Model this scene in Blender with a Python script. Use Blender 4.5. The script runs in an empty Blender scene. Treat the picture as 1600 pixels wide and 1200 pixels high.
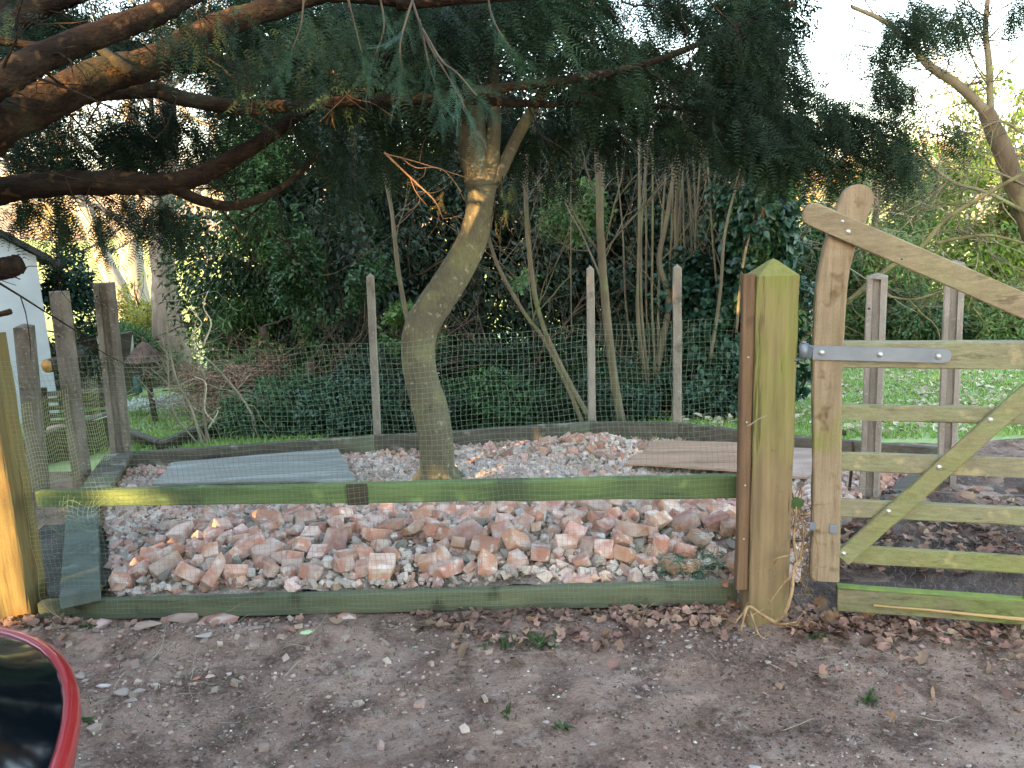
import bpy, bmesh, math, random
import numpy as np
from mathutils import Vector, Matrix
random.seed(7)
rng = np.random.default_rng(7)
scene = bpy.context.scene
COL = scene.collection

# ------------------------------------------------------------------ camera, sky, sun, exposure
FPX, EYE = 1255.0, 1.6
PITCH, ROLL = math.radians(11.5), math.radians(2.0)
X0 = np.array([1.0, 0, 0]); U0 = np.array([0, math.sin(PITCH), math.cos(PITCH)])
FW = np.array([0, math.cos(PITCH), -math.sin(PITCH)])
CR = math.cos(ROLL) * X0 - math.sin(ROLL) * U0
CU = math.sin(ROLL) * X0 + math.cos(ROLL) * U0
cam_data = bpy.data.cameras.new('camera'); cam = bpy.data.objects.new('camera', cam_data); COL.objects.link(cam)
cam.matrix_world = Matrix(((CR[0], CU[0], -FW[0], 0), (CR[1], CU[1], -FW[1], 0), (CR[2], CU[2], -FW[2], EYE), (0, 0, 0, 1)))
cam_data.sensor_fit = 'HORIZONTAL'; cam_data.sensor_width = 36; cam_data.lens = 36 * FPX / 1600
cam_data.clip_start = 0.05; cam_data.clip_end = 2000
scene.camera = cam
SUN_AZ, SUN_EL = math.radians(42), math.radians(14)      # direction the light travels: azimuth from +Y towards +X
SD = np.array([math.sin(SUN_AZ) * math.cos(SUN_EL), math.cos(SUN_AZ) * math.cos(SUN_EL), -math.sin(SUN_EL)])
world = bpy.data.worlds.new('World'); scene.world = world; world.use_nodes = True
wn = world.node_tree.nodes; wl = world.node_tree.links
sky = wn.new('ShaderNodeTexSky'); sky.sky_type = 'NISHITA'; sky.sun_disc = False
sky.sun_elevation = SUN_EL; sky.sun_rotation = SUN_AZ + math.pi
sky.dust_density = 1.0; sky.air_density = 1.0; sky.ozone_density = 1.0
bgn = wn['Background']; bgn.inputs['Strength'].default_value = 0.15
wb = wn.new('ShaderNodeMix'); wb.data_type = 'RGBA'; wb.blend_type = 'MULTIPLY'; wb.inputs[0].default_value = 1.0
wb.inputs[7].default_value = (1.15, 1.0, 0.84, 1)      # daylight white balance of the sky
wl.new(sky.outputs[0], wb.inputs[6]); wl.new(wb.outputs[2], bgn.inputs['Color'])
sun_d = bpy.data.lights.new('sun', 'SUN'); sun_d.energy = 3.0; sun_d.angle = math.radians(0.5); sun_d.color = (1.0, 0.62, 0.26)
sun = bpy.data.objects.new('sun', sun_d); COL.objects.link(sun)
sun.rotation_euler = Vector(SD).to_track_quat('-Z', 'Y').to_euler()
scene.view_settings.view_transform = 'Standard'; scene.view_settings.look = 'None'
scene.view_settings.gamma = 1.0; scene.view_settings.use_curve_mapping = False
scene.view_settings.exposure = 3.25
scene.cycles.max_bounces = 6; scene.cycles.diffuse_bounces = 4; scene.cycles.transparent_max_bounces = 8

# ------------------------------------------------------------------ helpers
def ray(px, py): return FW + CR * (px - 800) / FPX + CU * (600 - py) / FPX
def at(px, py, Y):
    d = ray(px, py); return np.array([0, 0, EYE]) + d * Y / d[1]
def gz(px, py, z=0.0):
    d = ray(px, py); return np.array([0, 0, EYE]) + d * (z - EYE) / d[2]
def path(pts, Y=None):
    return [at(p[0], p[1], p[2] if len(p) > 2 else Y) for p in pts]
def smooth(pts, n=6):
    P = np.array(pts, float)
    if len(P) < 3:
        t = np.linspace(0, 1, n + 1)[:, None]; return P[0] * (1 - t) + P[-1] * t
    Q = np.vstack([2 * P[0] - P[1], P, 2 * P[-1] - P[-2]]); out = []
    for i in range(1, len(Q) - 2):
        for k in range(n):
            t = k / n
            out.append(0.5 * (2 * Q[i] + (Q[i + 1] - Q[i - 1]) * t + (2 * Q[i - 1] - 5 * Q[i] + 4 * Q[i + 1] - Q[i + 2]) * t * t + (-Q[i - 1] + 3 * Q[i] - 3 * Q[i + 1] + Q[i + 2]) * t ** 3))
    out.append(P[-1]); return np.array(out)
def interp(vals, n):
    return np.interp(np.linspace(0, 1, n), np.linspace(0, 1, len(vals)), vals)

def frames(P):
    T = np.gradient(P, axis=0); T /= np.linalg.norm(T, axis=1)[:, None] + 1e-12
    m = np.abs(T).mean(0); ref = np.eye(3)[int(np.argmin(m))]
    N = np.cross(T, ref); N /= np.linalg.norm(N, axis=1)[:, None] + 1e-12
    return T, N, np.cross(T, N)
WL = {}
class MB:
    def __init__(s): s.V = []; s.F = []; s.n = 0; s.flat = False
    def add(s, V, *Fs):
        V = np.asarray(V, float).reshape(-1, 3); s.V.append(V)
        for F in Fs:
            if len(F): s.F.append(np.asarray(F, np.int64) + s.n)
        s.n += len(V)
    def tube(s, P, r, k=6, jit=0.0, caps=True):
        P = np.asarray(P, float); n = len(P)
        r = interp(r, n) if hasattr(r, '__len__') else np.full(n, r)
        T, N, B = frames(P); a = np.linspace(0, 2 * math.pi, k, endpoint=False)
        rr = r[:, None] * (1 + (rng.normal(0, jit, (n, k)) if jit else np.zeros((n, k))))
        V = P[:, None] + rr[..., None] * (np.cos(a)[None, :, None] * N[:, None] + np.sin(a)[None, :, None] * B[:, None])
        i = np.arange(n - 1)[:, None] * k; j = np.arange(k)[None]; j2 = (j + 1) % k
        F = np.stack([i + j, i + j2, i + k + j2, i + k + j], -1).reshape(-1, 4)
        if caps: s.add(V, F, np.arange(k)[None, ::-1], (np.arange(k) + (n - 1) * k)[None])
        else: s.add(V, F)
    def beam(s, p0, p1, w, t, up=(0, 0, 1), segs=6, bev=0.004, jit=0.0012):
        """rectangular timber: w across the 'up' side direction, t along the other"""
        p0 = np.array(p0, float); p1 = np.array(p1, float)
        P = p0 + (p1 - p0) * np.linspace(0, 1, segs + 1)[:, None]
        s.sweep(P, w, t, up, bev, jit)
    def sweep(s, P, w, t, up=(0, 0, 1), bev=0.004, jit=0.0012):
        s.flat = True; P = np.asarray(P, float); n = len(P)
        w = interp(w, n) if hasattr(w, '__len__') else np.full(n, w)
        T = np.gradient(P, axis=0); T /= np.linalg.norm(T, axis=1)[:, None]
        up = np.array(up, float); A = up - T * (T @ up)[:, None]; A /= np.linalg.norm(A, axis=1)[:, None]
        S = np.cross(T, A)
        a = w / 2; b = t / 2
        pr = []
        for sa, sb, o in ((1, 1, 0), (1, 1, 1), (-1, 1, 1), (-1, 1, 0), (-1, -1, 0), (-1, -1, 1), (1, -1, 1), (1, -1, 0)):
            pr.append((sa * (a - (0 if o == 0 else bev)), sb * (b - (bev if o == 0 else 0))))
        V = np.stack([P + A * np.asarray(x)[:, None] + S * y for x, y in pr], 1)
        V += rng.normal(0, jit, V.shape) if jit else 0
        k = 8; i = np.arange(n - 1)[:, None] * k; j = np.arange(k)[None]; j2 = (j + 1) % k
        F = np.stack([i + j, i + j2, i + k + j2, i + k + j], -1).reshape(-1, 4)
        s.add(V, F, np.arange(k)[None, ::-1], (np.arange(k) + (n - 1) * k)[None])
    def box(s, c, sx, sy, sz, rz=0, bev=0.003):
        c = np.array(c, float); u = np.array([math.cos(rz), math.sin(rz), 0]) * sx / 2
        s.beam(c - u, c + u, sz, sy, segs=1, bev=bev, jit=0)
    def grid(s, X, Y, Z):
        ny, nx = X.shape; i = np.arange(ny - 1)[:, None] * nx; j = np.arange(nx - 1)[None]
        s.add(np.stack([X, Y, Z], -1), np.stack([i + j, i + j + 1, i + nx + j + 1, i + nx + j], -1).reshape(-1, 4))
    def dome(s, c, nrm, r, h):
        nrm = np.array(nrm, float); nrm /= np.linalg.norm(nrm); s.tube([np.array(c), np.array(c) + nrm * h * .5, np.array(c) + nrm * h * .85, np.array(c) + nrm * h], [r, r * .9, r * .55, r * .1], 10)
    def build(s, name, m, parent=None, flat=False, origin=None, kind=None):
        V = np.concatenate(s.V)
        if parent is not None: o0 = WL[parent.name]
        elif origin is not None: o0 = np.array(origin, float)
        elif kind == 'structure': o0 = np.zeros(3)
        else: o0 = np.array([(V[:, 0].min() + V[:, 0].max()) / 2, (V[:, 1].min() + V[:, 1].max()) / 2, V[:, 2].min()])
        V = V - o0
        me = bpy.data.meshes.new(name)
        me.vertices.add(len(V)); me.vertices.foreach_set('co', V.astype(np.float32).ravel())
        li = np.concatenate([f.ravel() for f in s.F]); tot = np.concatenate([np.full(len(f), f.shape[1]) for f in s.F])
        me.loops.add(len(li)); me.loops.foreach_set('vertex_index', li.astype(np.int32))
        me.polygons.add(len(tot)); st = np.concatenate([[0], np.cumsum(tot)[:-1]])
        me.polygons.foreach_set('loop_start', st.astype(np.int32))
        me.polygons.foreach_set('use_smooth', np.full(len(tot), not (flat or s.flat)))
        me.update(calc_edges=True); me.materials.append(m)
        o = bpy.data.objects.new(name, me); COL.objects.link(o)
        if parent is not None: o.parent = parent
        else: o.location = o0
        if kind: o['kind'] = kind
        WL[o.name] = o0
        return o
def empty(name, loc):
    o = bpy.data.objects.new(name, None); COL.objects.link(o); o.location = [float(v) for v in loc]; o.empty_display_size = .1
    WL[o.name] = np.array(loc, float); return o
def tag(o, label, cat, group=None, kind=None):
    o['label'] = label; o['category'] = cat
    if group: o['group'] = group
    if kind: o['kind'] = kind
    return o

# ------------------------------------------------------------------ materials
def lin(h):
    h = h.lstrip('#'); c = [int(h[i:i + 2], 16) / 255 for i in (0, 2, 4)]
    return tuple(((x + .055) / 1.055) ** 2.4 if x > .04 else x / 12.92 for x in c) + (1,)
class NT:
    def __init__(s, name):
        s.m = bpy.data.materials.new(name); s.m.use_nodes = True; s.t = s.m.node_tree; s.n = s.t.nodes; s.p = s.n['Principled BSDF']; s.tc = s.n.new('ShaderNodeTexCoord'); s.out = s.n['Material Output']
    def l(s, a, b): s.t.links.new(a, b)
    def noise(s, sc, st=(1, 1, 1), det=4, dist=0, rough=.55, off=None):
        mp = s.n.new('ShaderNodeMapping'); mp.inputs['Scale'].default_value = st; s.l(s.tc.outputs['Object'], mp.inputs[0])
        if off is not None: s.l(off, mp.inputs['Location'])
        nz = s.n.new('ShaderNodeTexNoise'); nz.inputs['Scale'].default_value = sc; nz.inputs['Detail'].default_value = det; nz.inputs['Distortion'].default_value = dist; nz.inputs['Roughness'].default_value = rough
        s.l(mp.outputs[0], nz.inputs['Vector']); return nz.outputs['Fac']
    def ramp(s, f, a, b):
        r = s.n.new('ShaderNodeMapRange'); r.inputs['From Min'].default_value = a; r.inputs['From Max'].default_value = b; s.l(f, r.inputs['Value']); return r.outputs[0]
    def mix(s, f, a, b, mode='MIX'):
        m = s.n.new('ShaderNodeMix'); m.data_type = 'RGBA'; m.blend_type = mode
        if hasattr(f, 'links'): s.l(f, m.inputs[0])
        else: m.inputs[0].default_value = f
        for v, i in ((a, 6), (b, 7)):
            if hasattr(v, 'links'): s.l(v, m.inputs[i])
            else: m.inputs[i].default_value = v
        return m.outputs[2]
    def math(s, op, a, b=0.0):
        m = s.n.new('ShaderNodeMath'); m.operation = op
        for v, i in ((a, 0), (b, 1)):
            if hasattr(v, 'links'): s.l(v, m.inputs[i])
            else: m.inputs[i].default_value = v
        return m.outputs[0]
    def bump(s, h, st, dist=.01):
        b = s.n.new('ShaderNodeBump'); b.inputs['Strength'].default_value = st; b.inputs['Distance'].default_value = dist; s.l(h, b.inputs['Height']); s.l(b.outputs[0], s.p.inputs['Normal']); return b
def mat(name, base, alt=None, s=5, st=(1, 1, 1), thr=(.4, .6), c3=None, s3=2, thr3=(.5, .6), st3=(1, 1, 1), c4=None, s4=30, thr4=(.6, .7), rough=.85, bump=.4, bs=40, bst=None, bd=.01, var=0.0, isl=0.0, hue=0.0, spec=.3, trans=0.0, metal=0.0, coat=0.0, grain=None):
    T = NT(name); P = T.p
    oi = T.n.new('ShaderNodeObjectInfo'); geo = T.n.new('ShaderNodeNewGeometry')
    c = lin(base)
    if alt or bump or c3:
        off = T.math('MULTIPLY', oi.outputs['Random'], 7.0) if var else None
    if alt: c = T.mix(T.ramp(T.noise(s, st, off=off), *thr), c, lin(alt))
    if c3: c = T.mix(T.ramp(T.noise(s3, st3, det=6, off=off), *thr3), c, lin(c3))
    if c4: c = T.mix(T.ramp(T.noise(s4, (1, 1, 1), det=2, off=off), *thr4), c, lin(c4))
    if grain:
        g1 = T.ramp(T.noise(70, grain, det=4, rough=.7), .36, .6); g2 = T.ramp(T.noise(22, grain, det=5, rough=.7), .60, .66); g3 = T.ramp(T.noise(160, (1, 1, 1), det=2), .40, .55)
        c = T.mix(T.math('ADD', T.math('MULTIPLY', g1, .55), .45), T.mix(1.0, c, (.62, .58, .54, 1), 'MULTIPLY'), c)
        c = T.mix(T.math('MULTIPLY', g2, .55), c, T.mix(1.0, c, (.35, .31, .28, 1), 'MULTIPLY'))
        c = T.mix(T.math('ADD', T.math('MULTIPLY', g3, .3), .7), T.mix(1.0, c, (.7, .68, .66, 1), 'MULTIPLY'), c)
    if var or isl or hue:
        h = T.n.new('ShaderNodeHueSaturation')
        if hasattr(c, 'links'): T.l(c, h.inputs['Color'])
        else: h.inputs['Color'].default_value = c
        rnd = geo.outputs['Random Per Island'] if isl else oi.outputs['Random']; am = isl or var
        T.l(T.math('ADD', T.math('MULTIPLY', rnd, 2 * am), 1 - am), h.inputs['Value'])
        if hue:
            r2 = T.math('FRACT', T.math('MULTIPLY', rnd, 17.3)); T.l(T.math('ADD', T.math('MULTIPLY', r2, 2 * hue), .5 - hue), h.inputs['Hue'])
        c = h.outputs[0]
    if hasattr(c, 'links'): T.l(c, P.inputs['Base Color'])
    else: P.inputs['Base Color'].default_value = c
    P.inputs['Roughness'].default_value = rough; P.inputs['Specular IOR Level'].default_value = spec; P.inputs['Metallic'].default_value = metal
    P.inputs['Coat Weight'].default_value = coat
    if bump: T.bump(T.noise(bs, bst or st, det=5), bump, bd)
    if trans:
        tr = T.n.new('ShaderNodeBsdfTranslucent'); mx = T.n.new('ShaderNodeMixShader'); mx.inputs[0].default_value = trans
        if hasattr(c, 'links'): T.l(c, tr.inputs[0])
        else: tr.inputs[0].default_value = c
        T.l(P.outputs[0], mx.inputs[1]); T.l(tr.outputs[0], mx.inputs[2]); T.l(mx.outputs[0], T.out.inputs[0])
    return T.m
ZS = (7, 7, .6); XS = (.6, 7, 7)
m_post = mat('gate_post_timber', '#8a7a60', '#706350', 3, ZS, (.35, .7), '#747c40', 2.6, (.43, .58), (1, 1, .6), c4='#5b4c34', s4=9, thr4=(.64, .74), grain=(1, 1, .05), bump=.5, bs=9, bst=(12, 12, .5), rough=.88)
m_batten = mat('batten_timber', '#76604a', '#5a4638', 4, ZS, (.35, .65), '#6b7434', 2.2, (.6, .68), c4='#3e2d24', s4=4, thr4=(.62, .68), grain=(1, 1, .05), bump=.4, bs=12, bst=ZS, rough=.88)
m_leftpost = mat('left_post_timber', '#7c7048', '#63583a', 3, ZS, (.35, .7), '#7a5a33', 4, (.55, .68), grain=(1, 1, .05), bump=.4, bs=12, bst=ZS, rough=.88)
m_stile = mat('gate_stile_timber', '#978771', '#82745c', 2.5, (3, 3, 1), (.4, .62), '#7e8048', 2.5, (.56, .7), c4='#6d5a40', s4=14, thr4=(.62, .74), grain=(1, 1, .05), bump=.35, bs=14, bst=ZS, rough=.85)
m_rail = mat('gate_rail_timber', '#8c8a70', '#807b66', 3, XS, (.35, .65), '#828662', 2.5, (.45, .65), c4='#a09876', s4=12, thr4=(.6, .7), grain=(.04, 1, 1), bump=.35, bs=12, bst=XS, rough=.85)
m_railgrn = mat('gate_low_rail_timber', '#838862', '#847d60', 3, XS, (.4, .65), '#7f8654', 2.0, (.45, .66), c4='#a19c70', s4=12, thr4=(.62, .72), grain=(.04, 1, 1), bump=.35, bs=12, bst=XS, rough=.85)
m_headbrace = mat('head_brace_timber', '#93876f', '#82765f', 3, XS, (.35, .65), '#8a8862', 2.5, (.55, .7), grain=(.04, 1, 1), bump=.35, bs=12, bst=XS, rough=.85)
m_gboard = mat('gate_board_timber', '#7f7a64', '#6c6a54', 3, XS, (.35, .65), '#6f7a4c', 2.5, (.5, .65), grain=(.04, 1, 1), bump=.35, bs=12, bst=XS, rough=.88)
m_green = mat('algae_rail_timber', '#6c7f50', '#586a44', 2.2, XS, (.35, .65), '#4c5840', 3, (.52, .68), c4='#7c925a', s4=10, thr4=(.62, .75), grain=(.04, 1, 1), bump=.35, bs=12, bst=XS, rough=.9)
m_greenb = mat('algae_board_timber', '#69705a', '#565c4a', 2.2, XS, (.35, .65), '#6b7058', 3, (.52, .68), c4='#444636', s4=7, thr4=(.62, .75), grain=(.04, 1, 1), bump=.35, bs=12, bst=XS, rough=.9)
m_greyboard = mat('weathered_board', '#6d685f', '#55524b', 3, XS, (.35, .65), '#76806a', 2, (.55, .7), c4='#8f8b84', s4=8, thr4=(.6, .7), grain=(.04, 1, 1), bump=.4, bs=12, bst=XS, rough=.9)
m_sheet = mat('grey_sheet', '#93958f', '#7c807c', 1.6, (1, 9, 9), (.35, .65), '#a5aaa8', 3, (.50, .64), st3=(.5, 6, 6), grain=(.04, 1, 1), bump=.15, bs=14, bst=(.6, 9, 9), rough=.55)
m_ply = mat('plywood_sheet', '#b79a86', '#a5856f', 2, (1, 12, 12), (.35, .65), '#8f7767', 3, (.6, .7), grain=(.04, 1, 1), bump=.15, bs=16, bst=(1, 12, 12), rough=.8)
m_plyw = mat('pale_sheet', '#b5a094', '#988579', 4, (1, 3, 3), (.35, .65), bump=.15, bs=16, rough=.8)
m_conc = mat('concrete', '#948e86', '#7f7972', 5, (2, 2, 1), (.35, .65), '#67625b', 6, (.6, .7), c4='#a39a8e', s4=60, thr4=(.6, .7), bump=.35, bs=90, var=.1, rough=.9)
m_concd = mat('stained_concrete', '#837c74', '#615a54', 3, (3, 3, 1), (.35, .6), '#3d3a34', 3, (.52, .66), c4='#948a7e', s4=60, thr4=(.6, .7), bump=.35, bs=90, rough=.9)
m_bark = mat('smooth_green_bark', '#6a6654', '#5a5648', 3, (2, 2, 1), (.35, .65), '#737254', 4, (.5, .65), c4='#8e8a74', s4=26, thr4=(.62, .70), bump=.7, bs=30, bst=(1.4, 1.4, .8), bd=.012, rough=.88, grain=(1, 1, .35))
m_yewbark = mat('yew_bark', '#352b23', '#261e19', 5, (1, 3, 3), (.42, .58), '#37352a', 3, (.55, .64), c4='#57432f', s4=14, thr4=(.60, .68), grain=(.25, 1, 1), bump=1.0, bs=24, bst=(.7, 3, 3), bd=.02, rough=.95, spec=.1)
m_twig = mat('brown_twig', '#5a4d3f', '#423930', 8, rough=.85, bump=0, isl=.3)
m_stem = mat('hazel_stem', '#756d5a', '#564f41', 3, (1, 1, .5), (.35, .65), '#6a7050', 2, (.52, .64), bump=.2, bs=30, isl=.2, rough=.8)
m_paletwig = mat('pale_twig', '#9a9080', '#7c7364', 6, rough=.8, bump=0, isl=.25)
m_redtwig = mat('warm_twig', '#7d5f44', '#5e4632', 6, rough=.8, bump=0)
m_fartrunk = mat('far_trunk', '#a89c90', '#8f8478', 3, (3, 3, .6), (.35, .65), '#c4bcb4', 5, (.58, .7), bump=.3, bs=12)  # distance haze is put into this bark colour as paleness
m_beech = mat('pale_beech_bark', '#a59180', '#8a7868', 3, (3, 3, .6), (.35, .65), '#bcae9f', 4, (.56, .7), bump=.3, bs=12)
m_yew = mat('yew_needles', '#2b3f2a', '#213024', 1.5, isl=.4, hue=.02, rough=.7, bump=0, trans=.2, spec=.15)
m_yewn = mat('yew_needles_near', '#33503a', '#283f2f', 3, isl=.4, hue=.02, rough=.6, bump=0, trans=.2, spec=.2)
m_laurel = mat('evergreen_leaves', '#40603a', '#304e31', 1.2, isl=.45, hue=.025, rough=.42, bump=0, trans=.2, spec=.4)
m_dark = mat('dark_evergreen_leaves', '#293e2d', '#213326', 1.2, isl=.4, hue=.02, rough=.45, bump=0, trans=.15, spec=.4)
m_ivy = mat('ivy_leaves', '#33543f', '#274638', 1.5, isl=.4, hue=.025, rough=.33, bump=0, trans=.2, spec=.5)
m_bright = mat('yellow_green_leaves', '#6f8a3c', '#57763a', .8, isl=.35, hue=.02, rough=.5, bump=0, trans=.35)  # even yellow green base colour
m_mid = mat('mid_green_leaves', '#66854c', '#527246', .8, isl=.35, hue=.02, rough=.5, bump=0, trans=.3)
m_olive = mat('olive_leaves', '#9a9c48', '#7f8a40', .8, isl=.3, hue=.02, rough=.5, bump=0, trans=.35)
m_red = mat('russet_twigs', '#a27f6e', '#86665a', 2, isl=.3, rough=.8, bump=0)
m_litter = mat('dead_leaves', '#957a6a', '#755c50', 3, isl=.5, hue=.02, rough=.8, bump=0, trans=.15)
m_leafone = mat('curled_dead_leaf', '#8f6c54', '#6f5242', 20, var=.3, hue=.015, rough=.75, bump=.3, bs=60, trans=.15)
m_lawnleaf = mat('pale_fallen_leaves', '#c6bda6', '#ab9f88', 3, isl=.3, rough=.8, bump=0)
m_grass = mat('grass_blades', '#8fae60', '#809f54', 1.5, isl=.25, hue=.02, rough=.6, bump=0, trans=.3)
m_weed = mat('weed_leaves', '#465f36', '#3a5230', 3, isl=.3, rough=.6, bump=0, trans=.3)
m_brick = mat('broken_brick', '#b58876', '#a67463', 5, (1, 1, 1), (.35, .65), '#c0aaa0', 9, (.42, .60), c4='#c9bcb4', s4=16, thr4=(.6, .7), bump=.5, bs=60, var=.28, hue=.012, rough=.92)
m_brickd = mat('dusty_brick', '#b08b7c', '#9b7465', 5, (1, 1, 1), (.35, .65), '#c0b0a6', 8, (.5, .62), bump=.5, bs=60, var=.25, hue=.01, rough=.95)
m_mortar = mat('mortar_lump', '#c3bab3', '#a89d95', 8, (1, 1, 1), (.35, .65), bump=.5, bs=60, var=.18, rough=.95)
m_stone = mat('grey_stone', '#8c8780', '#74706a', 6, (1, 1, 1), (.35, .65), '#757a5c', 4, (.58, .7), bump=.5, bs=50, var=.2, rough=.9)
m_crush = mat('crushed_brick', '#b38c7d', '#bfaaa0', 3, (1, 1, 1), (.42, .58), isl=.38, hue=.02, rough=.95, bump=0)
m_crushw = mat('crushed_plaster', '#bdb3ac', '#a5988f', 3, (1, 1, 1), (.42, .58), isl=.25, hue=.01, rough=.95, bump=0)
m_grit = mat('grit', '#a8988e', '#8c7b72', 3, (1, 1, 1), (.42, .58), isl=.4, hue=.02, rough=.9, bump=0)
m_steel = mat('galvanised_steel', '#7d8690', '#69727d', 6, (1, 1, 1), (.35, .65), bump=.1, bs=60, rough=.55, metal=.45, spec=.5)
m_bolt = mat('zinc_bolt', '#b4b6b4', None, rough=.4, metal=.7, bump=0)
m_wire = mat('green_plastic_mesh', '#71866a', None, rough=.5, bump=0)
m_chick = mat('chicken_wire', '#8d8b88', None, rough=.5, metal=.5, bump=0)
m_white = mat('white_render', '#c4c8cc', '#b5b9be', 2, (1, 1, 1), (.35, .65), bump=.15, bs=50, rough=.85)
m_roof = mat('dark_slate', '#2f2c2c', '#3d3938', 5, rough=.8, bump=.2)
m_shingle = mat('bird_table_shingle', '#6b5a50', '#54463f', 8, rough=.9, bump=.4, isl=.2)
m_oldwood = mat('old_dark_timber', '#4f463a', '#3d362d', 3, XS, (.35, .65), '#4f5438', 2, (.55, .7), grain=(.04, 1, 1), bump=.4, bs=12, bst=XS)
m_cutwood = mat('cut_wood_face', '#c2935c', '#a87844', 16, rough=.8, bump=.2)
m_splint = mat('white_splintered_wood', '#d8d4c4', '#c4bda8', 8, rough=.8, bump=.2)
m_snow = mat('white_flowers', '#dfe8e4', None, rough=.7, bump=0)
m_pot = mat('white_plastic_pot', '#c6cdd2', None, rough=.4, bump=0)
m_black = mat('black_rubber', '#17181a', None, rough=.7, bump=0)
m_carred = mat('red_car_paint', '#8c1a22', None, rough=.28, bump=0, coat=.7, spec=.5)
m_carglass = mat('dark_car_glass', '#060a10', None, rough=.08, bump=0, spec=.7)
m_rim = mat('wheel_rim', '#8a8d90', None, rough=.35, metal=.8, bump=0)
m_trim = mat('silver_trim', '#c8ccd0', None, rough=.2, metal=.9, bump=0)
m_blue = mat('blue_green_plastic', '#3f6a66', None, rough=.5, bump=0)

def post_mat():
    T = NT('gate_post_timber_top'); P = T.p; g1 = (7, 7, .6)
    c = T.mix(T.ramp(T.noise(3, g1), .35, .7), lin('#8a7858'), lin('#6e5d46'))
    sep = T.n.new('ShaderNodeSeparateXYZ'); T.l(T.tc.outputs['Object'], sep.inputs[0])
    hgt = T.ramp(T.math('ADD', sep.outputs['Z'], T.math('MULTIPLY', T.noise(3, (2, 2, 1), det=5), .9)), .95, 1.5)
    c = T.mix(T.math('MULTIPLY', T.math('MULTIPLY', hgt, .95), T.ramp(T.noise(6, (1, 1, .4), det=5), .33, .56)), c, lin('#767a3c'))
    c = T.mix(T.math('MULTIPLY', T.ramp(T.noise(2.4, (1, 1, .6), det=5), .50, .66), .6), c, lin('#7a7444'))
    c = T.mix(T.ramp(T.noise(9, (1, 1, 1)), .66, .74), c, lin('#57482f'))
    gg = T.noise(60, (1, 1, .05), det=4, rough=.7); c = T.mix(T.math('ADD', T.math('MULTIPLY', T.ramp(gg, .36, .6), .5), .5), T.mix(1.0, c, (.6, .56, .52, 1), 'MULTIPLY'), c)
    ck = T.noise(20, (1, 1, .045), det=5, rough=.7); c = T.mix(T.math('MULTIPLY', T.ramp(ck, .61, .65), .7), c, T.mix(1.0, c, (.3, .26, .22, 1), 'MULTIPLY'))
    T.l(c, P.inputs['Base Color']); P.inputs['Roughness'].default_value = .9; T.bump(T.math('SUBTRACT', gg, T.ramp(ck, .6, .66)), .5, .006); return T.m
m_gpost = post_mat()
def ground_mat():
    T = NT('trodden_soil'); P = T.p
    big = T.noise(1.1, det=4, dist=.6); mid = T.noise(5.5, det=6); fine = T.noise(55, det=5, rough=.65); mf = T.noise(17, det=6, rough=.7, dist=.4); vf = T.noise(130, det=4, rough=.7); sp = T.noise(240, det=2)
    c = T.mix(T.ramp(big, .38, .62), lin('#806657'), lin('#b89c8c'))
    c = T.mix(T.ramp(mid, .44, .62), c, lin('#5e463c'))
    c = T.mix(T.ramp(T.noise(2.2, det=5, dist=1.0), .56, .68), c, lin('#c3ab9b'))
    c = T.mix(T.math('MULTIPLY', T.ramp(fine, .35, .7), .55), c, lin('#b39c8f'))
    c = T.mix(T.math('MULTIPLY', T.ramp(T.noise(28, det=4), .56, .7), .6), c, lin('#453630'))
    c = T.mix(T.math('MULTIPLY', T.ramp(vf, .52, .62), .3), c, lin('#4a3830'))
    c = T.mix(T.math('MULTIPLY', T.ramp(mf, .55, .63), .5), c, lin('#c2afa3'))
    c = T.mix(T.ramp(sp, .68, .72), c, lin('#c9c0b8'))
    c = T.mix(T.math('MULTIPLY', T.ramp(T.noise(1.7, det=3), .60, .72), .35), c, lin('#5d6440'))
    T.l(c, P.inputs['Base Color']); P.inputs['Roughness'].default_value = .92; P.inputs['Specular IOR Level'].default_value = .25
    h = T.math('ADD', T.math('MULTIPLY', mid, 1.0), T.math('ADD', T.math('ADD', T.math('MULTIPLY', fine, .5), T.math('MULTIPLY', mf, .8)), T.math('ADD', T.math('MULTIPLY', sp, .12), T.math('MULTIPLY', vf, .3))))
    T.bump(h, 1.0, .045); return T.m
m_ground = ground_mat()
def lawn_mat(name, a, b, c_):
    T = NT(name); P = T.p
    c = T.mix(T.ramp(T.noise(.5, det=5), .4, .6), lin(a), lin(b))
    c = T.mix(T.math('MULTIPLY', T.ramp(T.noise(9, det=6), .5, .68), .7), c, lin(c_))
    T.l(c, P.inputs['Base Color']); P.inputs['Roughness'].default_value = .9
    T.bump(T.noise(40, det=6), .8, .03); return T.m
m_lawn = lawn_mat('lawn_grass', '#8fa868', '#a2ba78', '#b0b486')
m_field = lawn_mat('field_grass', '#8fa452', '#a3b060', '#b0a468')
m_wood = lawn_mat('wooded_hillside', '#8d7a66', '#a08c74', '#6f6450')
m_bed = mat('rubble_dust', '#8d7c74', '#a89a92', 6, (1, 1, 1), (.4, .6), '#6c5a52', 3, (.52, .64), c4='#b6aaa2', s4=60, thr4=(.55, .7), bump=.9, bs=40, bd=.03, rough=.95)
m_side = mat('damp_grit', '#55534e', '#46443f', 6, (1, 1, 1), (.4, .6), c4='#8a8a86', s4=70, thr4=(.64, .7), bump=.8, bs=60, rough=.9)

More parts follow.
